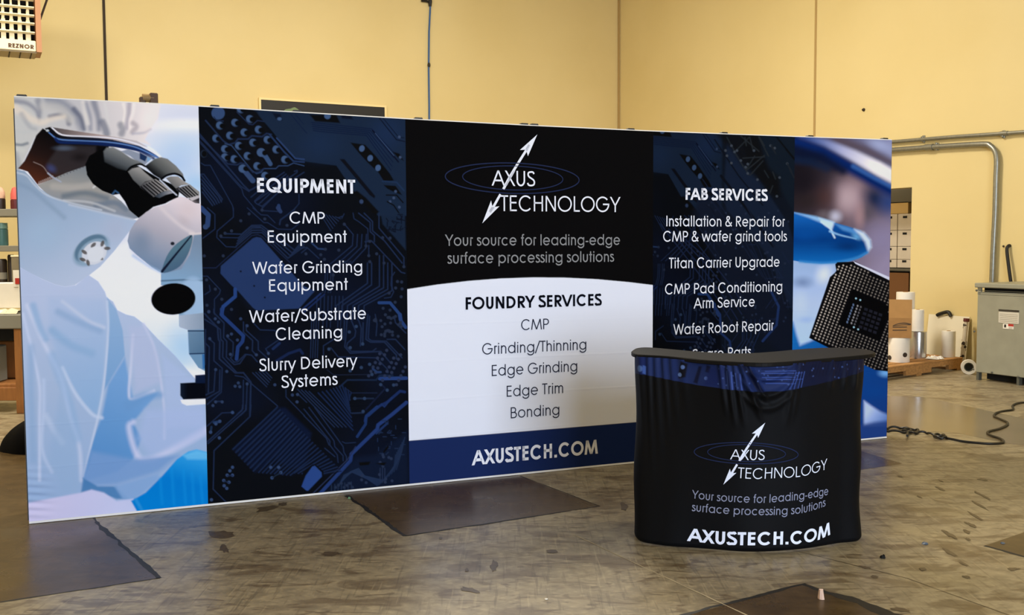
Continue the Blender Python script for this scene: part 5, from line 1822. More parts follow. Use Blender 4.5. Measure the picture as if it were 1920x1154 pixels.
for _ in range(40):
    q = Kc(640 + 1100 * RNG.random(), 130 + 180 * RNG.random())[0]
    cvb.disc(*q, 1.6, 1.6, (56, 76, 130), 1.2, .9)
for i in range(16):
    x_ = 1380 + 24 * i
    cvb.stroke(Kc(x_, 120, x_ - 30, 220), 2, (10, 14, 36), 1.5, .8)
msk = np.clip(.5 + (band - Y0), 0, 1)[..., None] * ((PB[..., 1] < basep[0][1] + .30) & (X0 > 1150))[..., None]
CC = CC * (1 - msk) + cvb.C * msk
X1, Y1 = project(PB)
# lettering on the skirt follows the cloth
_seg = np.nonzero((X0[NV // 2] > 1195) & (X0[NV // 2] < 1610) & (PB[NV // 2, :, 1] < basep[0][1] + .05))[0]
arcs = np.concatenate([[0], np.cumsum(np.linalg.norm(np.diff(PB[NV // 2], axis=0), axis=1))])


def SC(s_, z_, off_=.0025):
    fi = np.interp(s_, arcs, np.arange(NU))
    fj = (hz[0] - z_) / (hz[0] - hz[-1]) * (NV - 1)
    i, j = int(min(max(fi, 0), NU - 2)), int(min(max(fj, 0), NV - 2))
    a, b = fi - i, fj - j
    p = (PB[j, i] * (1 - a) + PB[j, i + 1] * a) * (1 - b) + (PB[j + 1, i] * (1 - a) + PB[j + 1, i + 1] * a) * b
    return p + nrm[j, i] * off_


_sx = arcs[_seg]


def s_uv(x, y):
    """surface units of a photo pixel on the skirt"""
    z_ = .3
    s_ = 0
    for _ in range(4):
        j = int(np.clip((hz[0] - z_) / (hz[0] - hz[-1]) * (NV - 1), 0, NV - 1))
        s_ = np.interp(x, X1[j, _seg], _sx)
        i = int(np.interp(s_, arcs, np.arange(NU)))
        z_ = np.interp(y, Y1[:, i], hz)
    return s_, z_


tc_ = MB()


def line_on_skirt(txt, base, cap, m, w):
    """base: points of the base line as it hangs on the cloth"""
    bp = smooth_path([np.array(q, float) for q in base], 6)
    sz = np.array([s_uv(*q) for q in bp])
    xm, ym = base[len(base) // 2]
    z1 = s_uv(xm, ym - cap)[1] - s_uv(xm, ym)[1]
    put_text(tc_, txt, m, w, sz[0, 0], sz[-1, 0], z1, lambda s_, z_: SC(s_, z_ + np.interp(s_, sz[:, 0], sz[:, 1])), 0.0)


m_ink_ws = mat('white_ink_on_skirt', (232, 238, 255), .85, spec=.03)
m_ink_gs = mat('grey_ink_on_skirt', (140, 144, 168), .85, spec=.03)
line_on_skirt('AXUSTECH.COM', [(1288, 1014.5), (1320, 1018), (1356, 1021.5), (1410, 1023), (1466, 1021.5), (1500, 1020), (1535, 1012.5), (1556, 1003)], 24.5, m_ink_ws, .2)
line_on_skirt('Your source for leading-edge', [(1297, 934.5), (1345, 940), (1424, 943.5), (1470, 940.5), (1510, 936), (1552, 928.5)], 15.5, m_ink_gs, .115)
line_on_skirt('surface processing solutions', [(1297, 958.5), (1345, 963), (1415, 966.5), (1488, 964.5), (1520, 958.5), (1547, 949.5)], 15.5, m_ink_gs, .115)
line_on_skirt('AXUS', [(1369, 861.5), (1400, 863), (1433, 863)], 19, m_ink_ws, .10)
line_on_skirt('TECHNOLOGY', [(1383, 896.5), (1418, 898.5), (1462, 896.5), (1495, 895), (1520, 889.5), (1550, 880)], 20, m_ink_ws, .09)
# the mark: same drawing, fitted to its place on the skirt
_A = np.array([(834, 330, 1), (1085, 338, 1), (1007, 252.5, 1), (904, 419, 1)], float)
_B = np.array([(1304, 845), (1498, 851), (1432, 795), (1354, 911)], float)
_M = np.linalg.lstsq(_A, _B, rcond=None)[0]
logo_print(tc_, lambda x, y: s_uv(*(np.array([x, y, 1.]) @ _M)), SC, m_ink_ws, m_ink_b, .0085)
sk_ = sheet('printed_skirt', PB, CC, tc_, counter)
m_skirt = m_print.copy()
m_skirt.name = 'printed_stretch_skirt'
_ps = m_skirt.node_tree.nodes['Principled BSDF']
_ps.inputs['Roughness'].default_value = .6
_ps.inputs['Specular IOR Level'].default_value = .10
sk_.data.materials[0] = m_skirt
# frame behind the skirt
cf = MB()
for i in (30, 180, 350, 520, 669):
    p = .5 * (PB[NV // 2, i] + PB[NV // 3, i]) - nrm[NV // 2, i] * .11
    cf.tube([(p[0], p[1], .012), (p[0], p[1], CT - .03)], .011, m_alu, 8)
    cf.box((p[0], p[1], .008), (.04, .04, .016), m_frame)
for zz in (.03, .45, CT - .04):
    for i, k in ((30, 180), (180, 350), (350, 520), (520, 669)):
        p = PB[NV // 2, i] - nrm[NV // 2, i] * .11
        q = PB[NV // 2, k] - nrm[NV // 2, k] * .11
        cf.tube([(p[0], p[1], zz), (q[0], q[1], zz)], .008, m_alu, 6)
cf.build('frame', counter)['label'] = 'aluminium frame under the skirt'
# ------------------------------------------------------------------ on the right: transformer, conduits, pallet and its load
m_grey = mat('grey_enamel', (146, 144, 126), .45, noise=.06, nscale=8)
m_greyd = mat('dark_grey_enamel', (84, 84, 74), .5)
m_black = mat('black_rubber', (16, 15, 14), .5)
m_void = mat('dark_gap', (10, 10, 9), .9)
m_paper = mat('white_paper', (232, 226, 212), .7, noise=.04, nscale=6)
m_kraft = mat('brown_cardboard', (160, 118, 66), .8, noise=.08, nscale=12)
m_carton = mat('white_carton', (206, 194, 176), .8, noise=.05, nscale=6)
m_wood = mat('pallet_wood', (176, 128, 72), .75, noise=.22, nscale=6, stretch=(1, 8, 8))
m_wood2 = mat('bench_wood', (150, 98, 48), .6, noise=.2, nscale=5, stretch=(6, 6, 1))
m_red = mat('red_plastic', (176, 40, 32), .5)
m_silver = mat('silver_film', (196, 198, 200), .22, metal=.85)
m_board = mat('white_board', (232, 224, 200), .6)

# transformer
fc = FP(1829, 712.5)
TA = fc @ E1
Tb1 = fc @ E2
tl, tdp = 1.15, .74
z0, z1 = .085, on_plane(1829, 532, E1, TA - .03)[2]
tr = thing('transformer_cabinet', 'grey floor standing electrical transformer cabinet by the right wall', 'transformer', B(TA + tdp / 2, Tb1 - tl / 2))
b_ = MB()
b_.box(B(TA + tdp / 2, Tb1 - tl / 2, (z0 + z1 - .09) / 2), (tdp, tl, z1 - .09 - z0), m_grey, E1, E2, .006)
b_.box(B(TA + tdp / 2 + .03, Tb1 - tl / 2, z1 - .06), (tdp - .1, tl - .05, .1), m_void, E1, E2)
b_.build('cabinet', tr)
b_ = MB()
b_.box(B(TA + tdp / 2 - .005, Tb1 - tl / 2, z1 - .018), (tdp + .05, tl + .04, .05), m_grey, E1, E2, .008)
b_.build('top_cover', tr)
b_ = MB()
for k in range(3):
    b_.box(B(TA + .01, Tb1 - tl / 2, z1 - .075 - .022 * k), (.02, tl - .02, .006), m_greyd, E1, E2)
for e in (Tb1 - .02, Tb1 - tl + .02):
    b_.box(B(TA + .012, e, z1 - .075), (.024, .04, .09), m_grey, E1, E2)
b_.build('vent_louvre', tr)['label'] = 'dark vent slot under the cover'


def at_front(px, py, a=TA - .001):
    return on_plane(px, py, E1, a)


def plate(x0, y0, x1, y1, m, name, parent, extra=()):
    p, q = at_front(x0, y0), at_front(x1, y1)
    bb0, bb1 = p @ E2, q @ E2
    mb = MB()
    mb.box(B(TA - .002, (bb0 + bb1) / 2, (p[2] + q[2]) / 2), (.004, abs(bb1 - bb0), abs(p[2] - q[2])), m, E1, E2)
    for u0, v0, u1, v1, mm in extra:
        mb.box(B(TA - .0045, bb0 + (bb1 - bb0) * (u0 + u1) / 2, q[2] + (p[2] - q[2]) * (v0 + v1) / 2), (.002, abs(bb1 - bb0) * (u1 - u0), abs(p[2] - q[2]) * (v1 - v0)), mm, E1, E2)
    return mb.build(name, parent)


m_plate = mat('nameplate_metal', (206, 200, 184), .4)
ex = [(.0, .84, 1, 1, mat('plate_band', (48, 44, 38), .5))] + [(.06, .12 + .13 * k, .94, .15 + .13 * k, mat('plate_print', (160, 152, 138), .5)) for k in range(5)]
plate(1873, 580, 1910.5, 608, m_plate, 'nameplate', tr, ex)['label'] = 'pale nameplate with dark heading band'
ex = [(.5, .55, 1, 1, m_red), (.12, .25, .30, .85, mat('warning_black', (30, 28, 26), .5)), (.55, .1, .92, .18, mat('plate_print', (160, 152, 138), .5)), (.55, .3, .92, .38, mat('plate_print', (160, 152, 138), .5))]
plate(1881, 607, 1900.5, 618, mat('sticker_white', (236, 230, 216), .5), 'warning_label', tr, ex)['label'] = 'small white and red warning sticker'
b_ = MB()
b_.box(B(TA + tdp / 2 + .05, Tb1 - tl / 2, z0 / 2 + .004), (tdp - .14, tl - .10, z0 - .006), m_void, E1, E2)  # shade under the cabinet, put in as a near-black block
b_.build('base_shade', tr)['label'] = 'near-black block standing in for the shade under the cabinet'
for k, (bb, aa) in enumerate(((Tb1 - .02, TA + .02), (Tb1 - .50, TA + .02), (Tb1 - tl + .02, TA + .02), (Tb1 - .02, TA + tdp - .03), (Tb1 - tl + .02, TA + tdp - .03))):
    b_ = MB()
    b_.box(B(aa + .01, bb, z0 / 2), (.05, .03, z0), m_greyd, E1, E2)
    b_.build('foot', tr)
for px, py in ((1827, 622), (1825, 693), (1860, 699), (1909, 707), (1831, 545)):
    b_ = MB()
    p = at_front(px, py)
    b_.lathe(p + E1 * .002, [(.012, 0), (.012, .006), (.004, .010)], m_greyd, 10, -E1)
    b_.build('bolt', tr)

# cable from the wall into the top of the transformer
wp = on_wall(1893.5, 461, A_RIGHT - .002)
cb = MB()
tp_ = on_plane(1897.5, 545, E1, A_RIGHT - .06)
cb.tube(smooth_path([wp, wp - E1 * .025 + np.array([0, 0, -.004]), wp - E1 * .05 + np.array([0, 0, -.05]), .5 * wp + .5 * tp_ - E1 * .035, tp_], 8), .019, m_black, 10)
tag(cb.build('power_cable', smooth=True), 'thick black cable coming out of the wall into the transformer top', 'cable')
for nm, px, py, lb in (('wall_anchor', 1620, 206, 'small dark anchor stub on the tan wall above the conduits'), ('wall_bolt', 1882, 462, 'tiny bolt in the wall left of the black cable')):
    b_ = MB()
    p = on_wall(px, py, A_RIGHT)
    k_ = .5 if nm == 'wall_bolt' else 1.0
    b_.lathe(p + E1 * .001, [(.022 * k_, 0), (.022 * k_, .012), (.012 * k_, .03 * k_)], m_jointdark, 8, -E1)
    tag(b_.build(nm), lb, 'anchor')

# conduits on the right wall
def conduit(name, label, px, rad, coup, clamps):
    pts = [on_wall(x, y, A_RIGHT - rad - .018) for x, y in px]
    ob = thing(name, label, 'conduit', pts[0])
    mb = MB()
    mb.tube(pts, rad, m_steel, 12)
    mb.build('pipe', ob, smooth=True)
    for (x, y), (x2, y2) in coup:
        p, q = on_wall(x, y, A_RIGHT - rad - .018), on_wall(x2, y2, A_RIGHT - rad - .018)
        mb = MB()
        mb.tube([p, q], rad * 1.25, m_steel, 12)
        mb.build('coupling', ob, smooth=True)
    for x, y in clamps:
        p = on_wall(x, y, A_RIGHT - .011)
        mb = MB()
        mb.box(p, (.022, .03, .09), m_steel, E1, E2, .003)
        mb.box(p - E1 * .03 , (.02, .03, rad * 2.9), m_steel, E1, E2, .004)
        mb.build('clamp', ob)
    return ob


conduit('steel_conduit', 'thin steel conduit running along the right wall, the higher of the two', [(1560, 274.5), (1680, 265.5), (1790, 256.5), (1888, 250), (1990, 242.5)], .022, [((1876, 250.8), (1890, 249.8))], [(1882, 252), (1732, 261)])
cp = [(1560, 289.5), (1680, 281), (1760, 275)]
bend = smooth_path([(1760, 275), (1842, 270.5), (1857, 274), (1866, 284), (1869, 300), (1868, 330)], 6)
conduit('steel_conduit', 'steel conduit bending down the right wall to the transformer, the lower of the two', cp[:2] + bend + [(1866, 400), (1862, 480), (1859, 560)], .032, [((1736, 276.8), (1750, 275.8))], [(1758, 275), (1864, 440)])

# pallet
g0, g1 = FP(1650, 715), FP(1804, 693)
pd = (g1 - g0)
PLn = np.linalg.norm(pd[:2])
pd = pd / PLn
pn = np.array([-pd[1], pd[0], 0])
g0 = g0 - pd * .15
PLn += .15
PDp = .80
pal = thing('wooden_pallet', 'wooden pallet carrying rolls and a cardboard box against the right wall', 'pallet', g0 + pd * PLn / 2 + pn * PDp / 2)
H1 = .125
for k in range(6):
    mb = MB()
    o_ = .05 + (PDp - .1) * k / 5
    mb.box(g0 + pd * PLn / 2 + pn * o_ + np.array([0, 0, H1 + .009]), (PLn, .11, .018), m_wood, pd, pn, .003)
    mb.build('deck_board', pal)
for k in range(3):
    mb = MB()
    o_ = (.02, PDp / 2, PDp - .02)[k]
    # notched stringer: two fork openings
    segs = [(0, .16, .018), (.16, .36, .072), (.36, .64, .018), (.64, .84, .072), (.84, 1, .018)]
    for s0_, s1_, zb in segs:
        mb.box(g0 + pd * PLn * (s0_ + s1_) / 2 + pn * o_ + np.array([0, 0, (zb + H1) / 2]), (PLn * (s1_ - s0_), .038, H1 - zb), m_wood, pd, pn)
    mb.build('stringer', pal)
for k in range(3):
    mb = MB()
    mb.box(g0 + pd * (.06, PLn / 2, PLn - .06)[k] + pn * PDp / 2 + np.array([0, 0, .009]), (.10, PDp, .018), m_wood, pd, pn)
    mb.build('bottom_board', pal)
PT = H1 + .018


def on_pallet(px, depth, z=None):
    """point on the pallet deck seen in photo column px, 'depth' behind the pallet's front face"""
    d = ray(px, 690)
    n = np.array([pn[0], pn[1], 0])
    t = (n @ (g0 + pn * depth) - n @ CAM) / (n @ d)
    p = CAM + t * d
    return np.array([p[0], p[1], PT if z is None else z])


def zpx(p, py):
    """height at which photo row py passes point p's ground position"""
    lo_, hi_ = -1.0, 6.0
    for _ in range(40):
        m_ = (lo_ + hi_) / 2
        if project(np.array([p[0], p[1], m_]))[1] > py:
            lo_ = m_
        else:
            hi_ = m_
    return lo_


def roll(name, label, pxl, pxr, ytop, depth, m, base=None, core=True, group=None, cat='roll', core_m=None):
    p = on_pallet((pxl + pxr) / 2, depth)
    dist = (p - CAM) @ _f
    r_ = (pxr - pxl) / 2 / F * dist
    zb = PT if base is None else base
    zt = zpx(p, ytop)
    ob = thing(name, label, cat, (p[0], p[1], zb), group)
    mb = MB()
    mb.lathe((p[0], p[1], zb), [(r_ * .985, 0), (r_, .006), (r_, zt - zb - .006), (r_ * .985, zt - zb)], m, 32)
    mb.build('wound_film' if m is m_silver else 'wound_paper', ob, smooth=True)
    if core:
        mb = MB()
        mb.lathe((p[0], p[1], zt - .012), [(r_ * .30, 0), (r_ * .30, .016), (r_ * .22, .016), (r_ * .22, .004)], core_m or m_kraft, 20)
        mb.build('cardboard_core', ob, smooth=True)
    return ob, p, r_, zt


big, bp_, br, bz = roll('paper_roll', 'wide white drum shaped roll on the pallet under the cardboard box', 1664, 1704, 633, .22, m_paper, cat='roll')
for px_, py_ in ((1668, 671), (1697, 666)):
    mb = MB()
    d_ = ray(px_, py_)
    # small dark hand hole on the side facing the camera
    ctr = np.array([bp_[0], bp_[1], 0])
    dd = d_[:2]
    oc = CAM[:2] - ctr[:2]
    A_, B2, C_ = dd @ dd, 2 * oc @ dd, oc @ oc - br * br
    disc_ = max(B2 * B2 - 4 * A_ * C_, 0)
    t_ = (-B2 - math.sqrt(disc_)) / (2 * A_)
    hp = CAM + t_ * d_
    nn_ = np.array([hp[0] - ctr[0], hp[1] - ctr[1], 0])
    nn_ /= np.linalg.norm(nn_)
    mb.lathe(hp - nn_ * .004, [(.028, 0), (.026, .007)], m_jointdark, 14, nn_)
    mb.build('hand_hole', big)['label'] = 'dark hand hole in the side'
sil, sp_, sr_, sz_ = roll('film_roll', 'shiny silver film roll standing on the pallet right of the white drum', 1703.5, 1735.5, 622, .30, m_silver)
roll('paper_roll', 'white roll balanced on top of the silver film roll', 1708, 1730, 581, .30, m_paper, base=sz_ + .006)
roll('paper_roll', 'tall white roll behind the cardboard box', 1679, 1712, 548, .60, m_paper)
roll('paper_roll', 'narrow white roll standing alone in front of the leaning white board', 1765, 1789.5, 621, .13, m_paper)

# cardboard box on the drum
bc = on_pallet(1683, .24)
ux, uy = np.array([.932, -.362, 0]), np.array([.362, .932, 0])
bw = 46 / F * ((bc - CAM) @ _f)
z_b = bz + .003
z_t = zpx(bc - np.array([.362, .932, 0]) * .13, 562)
zm = z_b + (z_t - z_b) * .52
cbx = thing('cardboard_box', 'open brown cardboard box on the white drum roll by the display wall edge', 'box', (bc[0], bc[1], z_b))
ctr_ = bc * np.array([1, 1, 0])
mb = MB()
for sgn in (-1, 1):
    mb.box(ctr_ + uy * sgn * .13 + np.array([0, 0, (z_b + zm) / 2]), (bw, .006, zm - z_b), m_kraft, ux, uy)
    mb.box(ctr_ + ux * sgn * (bw / 2 - .003) + np.array([0, 0, (z_b + zm) / 2]), (.006, .26, zm - z_b), m_kraft, ux, uy)
mb.box(ctr_ + np.array([0, 0, z_b + .003]), (bw, .26, .006), m_kraft, ux, uy)
# printed swoosh and two lines on the front
fo = ctr_ - uy * .1335
m_prt = mat('box_print', (70, 56, 42), .8)
SB = lambda u, z: fo + ux * u - uy * .0012 + np.array([0, 0, z])
strip(mb, smooth_path([(-.06, z_b + .135), (.0, z_b + .160), (.07, z_b + .168), (.13, z_b + .155)], 6), (.006, .016), m_prt, SB)
strip(mb, smooth_path([(-.06, z_b + .135), (-.02, z_b + .140), (.06, z_b + .150), (.12, z_b + .150)], 6), .006, m_prt, SB)
for k in range(2):
    strip(mb, [(-.06, z_b + .12 - .035 * k), (.09, z_b + .125 - .035 * k)], .010, m_prt, SB)
mb.build('carton_body', cbx)
for sgn in (-1,):
    mb = MB()
    hh = z_t - zm
    mb.box(ctr_ + uy * (sgn * .13) + np.array([0, 0, (zm + z_t) / 2]), (bw, .005, hh), mat('cardboard_inside', (176, 132, 76), .8, noise=.06, nscale=9), ux, uy)
    mb.build('flap', cbx)

# white board leaning on the wall, with a dark grip on its top edge
q0, q1 = on_wall(1734, 640, A_RIGHT - .10) @ E2, on_wall(1810, 640, A_RIGHT - .10) @ E2
zt_ = on_wall(1770, 592, A_RIGHT - .05)[2]
lb_ = thing('leaning_board', 'large white board leaning on the wall behind the narrow roll', 'board', B(A_RIGHT - .10, (q0 + q1) / 2))
mb = MB()
up = np.array([0, 0, zt_]) + E1 * .07
ln_ = np.linalg.norm(up)
up = up / ln_
mb.box(B(A_RIGHT - .10, (q0 + q1) / 2) + up * (ln_ / 2 + .006) , (ln_ - .006, abs(q1 - q0), .012), m_board, up, E2)
mb.build('panel', lb_)
mb = MB()
h0, h1 = on_wall(1757, 588, A_RIGHT - .05), on_wall(1783, 589, A_RIGHT - .05)
tb_ = zt_ - .004
mb.tube(smooth_path([(h0[0], h0[1], tb_), (h0[0] * .8 + h1[0] * .2, h0[1] * .8 + h1[1] * .2, tb_ + .02), (h0[0] * .2 + h1[0] * .8, h0[1] * .2 + h1[1] * .8, tb_ + .05), (h1[0], h1[1], tb_)], 5), .022, m_black, 8)
mb.build('handle', lb_, smooth=True)['label'] = 'black grip on the top edge'
# spotted pole with a red end
pb0 = on_plane(1803, 690, E1, A_RIGHT - .20)
pb1 = on_plane(1812, 601, E1, A_RIGHT - .125)
pb0[2] = .012
po = thing('leaning_pole', 'paint spotted white pole leaning on the wall left of the transformer', 'pole', pb0)
mb = MB()
ax_ = pb1 - pb0
mb.tube([pb0, pb1], .026, mat('spotted_paint', (198, 186, 164), .6), 10)
rg2 = np.random.default_rng(4)
for _ in range(22):
    t_ = rg2.uniform(.05, .95)
    a_ = rg2.uniform(0, 6.28)
    side = np.array([math.cos(a_), math.sin(a_), 0])
    mb.lathe(pb0 + ax_ * t_ + side * .0255, [(rg2.uniform(.008, .02), 0), (.005, .003)], m_jointdark, 7, side)
mb.build('shaft', po, smooth=True)
mb = MB()
mb.tube([pb1 - ax_ * .03, pb1 + ax_ * .04], .034, mat('dark_red_grip', (92, 30, 24), .6), 10)
mb.build('grip', po, smooth=True)['label'] = 'dark red end'
# tape roll standing on edge beside the transformer
tp0 = FP(1816, 702)
tr_ = 11 / F * ((tp0 - CAM) @ _f) * 1.25
axd = np.array([-.35, -.93, 0])
axd /= np.linalg.norm(axd)
trl = thing('tape_roll', 'white roll of tape standing on edge between pallet and transformer', 'roll', (tp0[0], tp0[1], 0))
mb = MB()
c0_ = np.array([tp0[0], tp0[1], tr_])
mb.lathe(c0_ - axd * .03, [(tr_ * .62, 0), (tr_, 0), (tr_, .06), (tr_ * .62, .06), (tr_ * .62, 0)], m_paper, 30, axd)
mb.build('tape', trl, smooth=True)
mb = MB()
mb.lathe(c0_ - axd * .028, [(tr_ * .5, 0), (tr_ * .62, 0), (tr_ * .62, .056), (tr_ * .5, .056), (tr_ * .5, 0)], m_greyd, 26, axd)
mb.build('core', trl, smooth=True)
# plastic sheet scraps on the pallet
mb = MB()
cc_ = on_pallet(1753, .10)
rg3 = np.random.default_rng(6)
vs = [cc_ + pd * (-.09 + .17 * i / 7) + pn * (-.08 + .16 * j / 5) + np.array([0, 0, .006 + .035 * rg3.random() * (0 < i < 7) * (0 < j < 5)]) for j in range(6) for i in range(8)]
mb.add(vs, [(j * 8 + i, j * 8 + i + 1, (j + 1) * 8 + i + 1, (j + 1) * 8 + i) for j in range(5) for i in range(7)], m_paper)
mb.add([v + np.array([0, 0, .004]) for v in (vs[10], vs[12], vs[20], vs[18])], [(0, 1, 3, 2)][:0] or [(0, 1, 2, 3)], m_red)
tag(mb.build('plastic_sheet'), 'crumpled white plastic sheet with red print on the pallet', 'plastic sheet')

# ------------------------------------------------------------------ store room stock seen through the doorway
SA = A_RIGHT + .62
rk = thing('storage_rack', 'dark storage rack of cartons seen through the doorway', 'rack', B(SA + .3, (DW0 + DW1) / 2))


def z_at(px, py, a=SA):
    return on_plane(px, py, E1, a)[2]


bR = on_plane(1712, 450, E1, SA) @ E2 - .02
bL = bR + 1.5
m_rack = mat('rack_steel', (92, 88, 76), .6)
for zz, nm in ((z_at(1690, 506), 'shelf'), (z_at(1690, 590), 'shelf'), (.12, 'shelf')):
    mb = MB()
    mb.box(B(SA + .3, (bR + bL) / 2, zz), (.62, bL - bR + .1, .03), m_rack, E1, E2)
    mb.build(nm, rk)
hz0, hz1 = z_at(1690, 379), z_at(1690, 350)
for aa in (SA + .02, SA + .58):
    for bb in (bR - .04, bL + .04):
        mb = MB()
        mb.box(B(aa, bb, 1.2), (.04, .04, 2.4), m_rack, E1, E2)
        mb.build('post', rk)
mb = MB()
mb.box(B(SA + .04, (bR + bL) / 2, (hz0 + hz1) / 2 + .1), (.05, bL - bR + .1, hz1 - hz0 + .2), m_rack, E1, E2)
mb.build('header_panel', rk)['label'] = 'dark grey header panel'


def carton(label, bc_, w_, z_0, z_1, m, grp, name='carton', aoff=0.0, tape=True):
    ob = thing(name, label, 'box', B(SA + .22 + aoff, bc_, z_0), grp)
    mb = MB()
    mb.box(B(SA + .22 + aoff, bc_, (z_0 + z_1) / 2), (.40, w_, z_1 - z_0), m, E1, E2, .003)
    mb.build('carton_body', ob)
    if tape:
        mb = MB()
        mb.box(B(SA + .018 + aoff, bc_, z_1 - (z_1 - z_0) * .2), (.003, .07, .03), m_void, E1, E2, .001)
        mb.build('hand_hole', ob)['label'] = 'dark hand hole'
    return ob


gz = [z_at(1690, y) for y in (505, 487, 462.5, 432, 401)]
names = ['lowest', 'second', 'third', 'top']
wbx = .24
for k in range(4):
    for j in range(2):
        bcx = on_plane(1700 if j == 0 else 1679, 450, E1, SA) @ E2 + (.05 if j == 0 else .13)
        if j == 1:
            bcx = prev_b + wbx + .012
        prev_b = bcx
        sidew = 'right' if j == 0 else 'left'
        carton('white carton, %s row of the %s stack seen through the doorway' % (names[k], sidew), bcx, wbx, gz[k] + .003 + (.016 if k == 0 else 0), gz[k + 1] - .002, m_carton, 'white cartons on the storage rack')
carton('tan carton on top of the white cartons in the doorway', prev_b - .10, .40, gz[4] + .002, hz0 - .01, mat('tan_carton', (196, 164, 104), .8), 'brown cartons on the storage rack', tape=False)
carton('brown carton below the white cartons in the doorway', prev_b - .10, .46, z_at(1690, 590) + .017, z_at(1690, 512), mat('dark_cardboard', (116, 76, 38), .8), 'brown cartons on the storage rack', tape=False)
area('storeroom_light', B(SA - .1, (DW0 + DW1) / 2 + .3, 2.85), B(SA + .2, DW0, .8), .8, .4, 16, (1, .9, .74))

# ------------------------------------------------------------------ cord on the floor
m_cord = mat('black_cord', (20, 17, 14), .45)
ck = lambda x, y: FP(1640 + x * .1733, 680 + y * .1733, .008)
cordp = [ck(1680, 432), ck(1600, 435), ck(1535, 445), ck(1490, 470), ck(1500, 500), ck(1480, 515), ck(1400, 525), ck(1320, 545), ck(1290, 580), ck(1340, 605), ck(1420, 640), ck(1440, 660), ck(1420, 685), ck(1340, 720), ck(1240, 745), ck(1220, 765), ck(1270, 795), ck(1360, 825), ck(1395, 855), ck(1360, 873), ck(1240, 880), ck(1080, 868), ck(960, 855), ck(860, 835), ck(770, 815)]
loop = [ck(740, 795), ck(680, 790), ck(640, 800), ck(690, 822), ck(750, 825), ck(770, 808), ck(700, 812), ck(620, 790), ck(560, 768), ck(480, 765), ck(420, 775), ck(370, 755), ck(300, 745), ck(340, 735), ck(440, 735), ck(470, 748), ck(420, 770), ck(300, 760), ck(180, 752), ck(100, 740), ck(150, 715), ck(240, 712), ck(340, 722), ck(400, 745), ck(360, 770), ck(352, 810)]
full = smooth_path(cordp + loop, 6)
rgc = np.random.default_rng(2)
full = [p + np.array([0, 0, .012 * abs(math.sin(i * .35)) if i > 24 * 6 else 0.0]) for i, p in enumerate(full)]
mb = MB()
mb.tube(full, .009, m_cord, 8)
tag(mb.build('extension_cord', smooth=True), 'black extension cord snaking over the floor from under the display wall', 'cord')

# ------------------------------------------------------------------ back wall: heater, hose, picture
m_cream = mat('cream_enamel', (240, 228, 190), .45)
m_tanside = mat('tan_enamel', (176, 124, 84), .5)
HB = 12.6                                                    # the heater hangs well in front of the back wall
hp = lambda x, y, b=HB: on_plane(x, y, E2, b)
xr_ = hp(69, 60) @ E1
hw = 1.05
zb_, zt2 = hp(69, 98)[2], hp(69, 98)[2] + 1.05
zlab = hp(60, 77)[2]
ht = thing('unit_heater', 'cream hanging unit heater with open louvres in the upper left corner', 'heater', B(xr_ - hw / 2, HB + .3, zb_))
mb = MB()
dp = .40
mb.box(B(xr_ + .018, HB + dp / 2 - .02, (zb_ + zt2) / 2), (.055, dp, zt2 - zb_), m_tanside, E1, E2)
mb.box(B(xr_ - hw + .006, HB + dp / 2, (zb_ + zt2) / 2), (.012, dp, zt2 - zb_), m_tanside, E1, E2)
mb.box(B(xr_ - hw / 2, HB + dp / 2, zt2), (hw, dp, .02), m_tanside, E1, E2)
mb.box(B(xr_ - hw / 2, HB + dp - .01, (zb_ + zt2) / 2), (hw, .02, zt2 - zb_), m_void, E1, E2)
mb.build('cabinet', ht)
mb = MB()
mb.box(B(xr_ - hw / 2, HB + dp / 2, zb_ - .006), (hw - .02, dp, .012), mat('heater_pan', (168, 148, 112), .5), E1, E2)
for k in range(9):
    mb.box(B(xr_ - .06 - .11 * k, HB + dp / 2, zb_ - .014), (.012, dp - .04, .008), m_jointdark, E1, E2)
mb.build('bottom_pan', ht)
mb = MB()
mb.box(B(xr_ - hw / 2 - .008, HB - .012, (zb_ + zlab) / 2), (hw - .016, .03, zlab - zb_), m_cream, E1, E2, .008)
tm = MB()
l0, l1 = hp(15.5, 88) @ E1, hp(64, 91) @ E1
zl_ = hp(40, 91.5)[2]
put_text(tm, 'REZNOR', mat('brown_lettering', (92, 62, 36), .6), .27, l0, l1, .048, lambda u, z: B(u, HB - .0285, z), zl_)
ns_ = mb.build('name_strip', ht)
ns_['label'] = 'cream front strip'
tm.build('lettering', ns_)['label'] = 'dark brown raised lettering'
zs = [hp(60, y)[2] for y in (62, 45, 30, 15, 0)] + [hp(60, 0)[2] + .085 * k for k in range(1, 4)]
for k, zz in enumerate(zs):
    mb = MB()
    mb.box(B(xr_ - hw / 2 - .01, HB + .004, zz), (hw - .02, .05, .014), m_cream, E1, np.array([E2[0] * .96, E2[1] * .96, -.28]), .003)
    mb.build('louvre_slat', ht)
for k in range(10):
    mb = MB()
    xx_ = xr_ - .085 - .083 * k
    # curved vane seen behind the slats
    for j in range(8):
        zz = zlab + (zt2 - zlab) * j / 8
        mb.box(B(xx_, HB + .10, zz + (zt2 - zlab) / 16), (.020 + .030 * max(0, 1 - j / 3), .12, (zt2 - zlab) / 8), m_cream, E1, E2)
    mb.build('vane', ht)
mb = MB()
mb.tube([hp(74, 40, HB + .25), hp(90, -6, HB + .25), hp(130, -130, HB + .25)], .012, m_jointdark, 6)
mb.tube([B(xr_ - hw + .05, HB + .25, zt2), B(xr_ - hw + .05, HB + .25, Z_CEIL)], .012, m_jointdark, 6)
mb.tube([B(xr_ - .05, HB + .1, zt2), B(xr_ - .05, HB + .1, Z_CEIL)], .012, m_jointdark, 6)
mb.build('hanger_rod', ht)

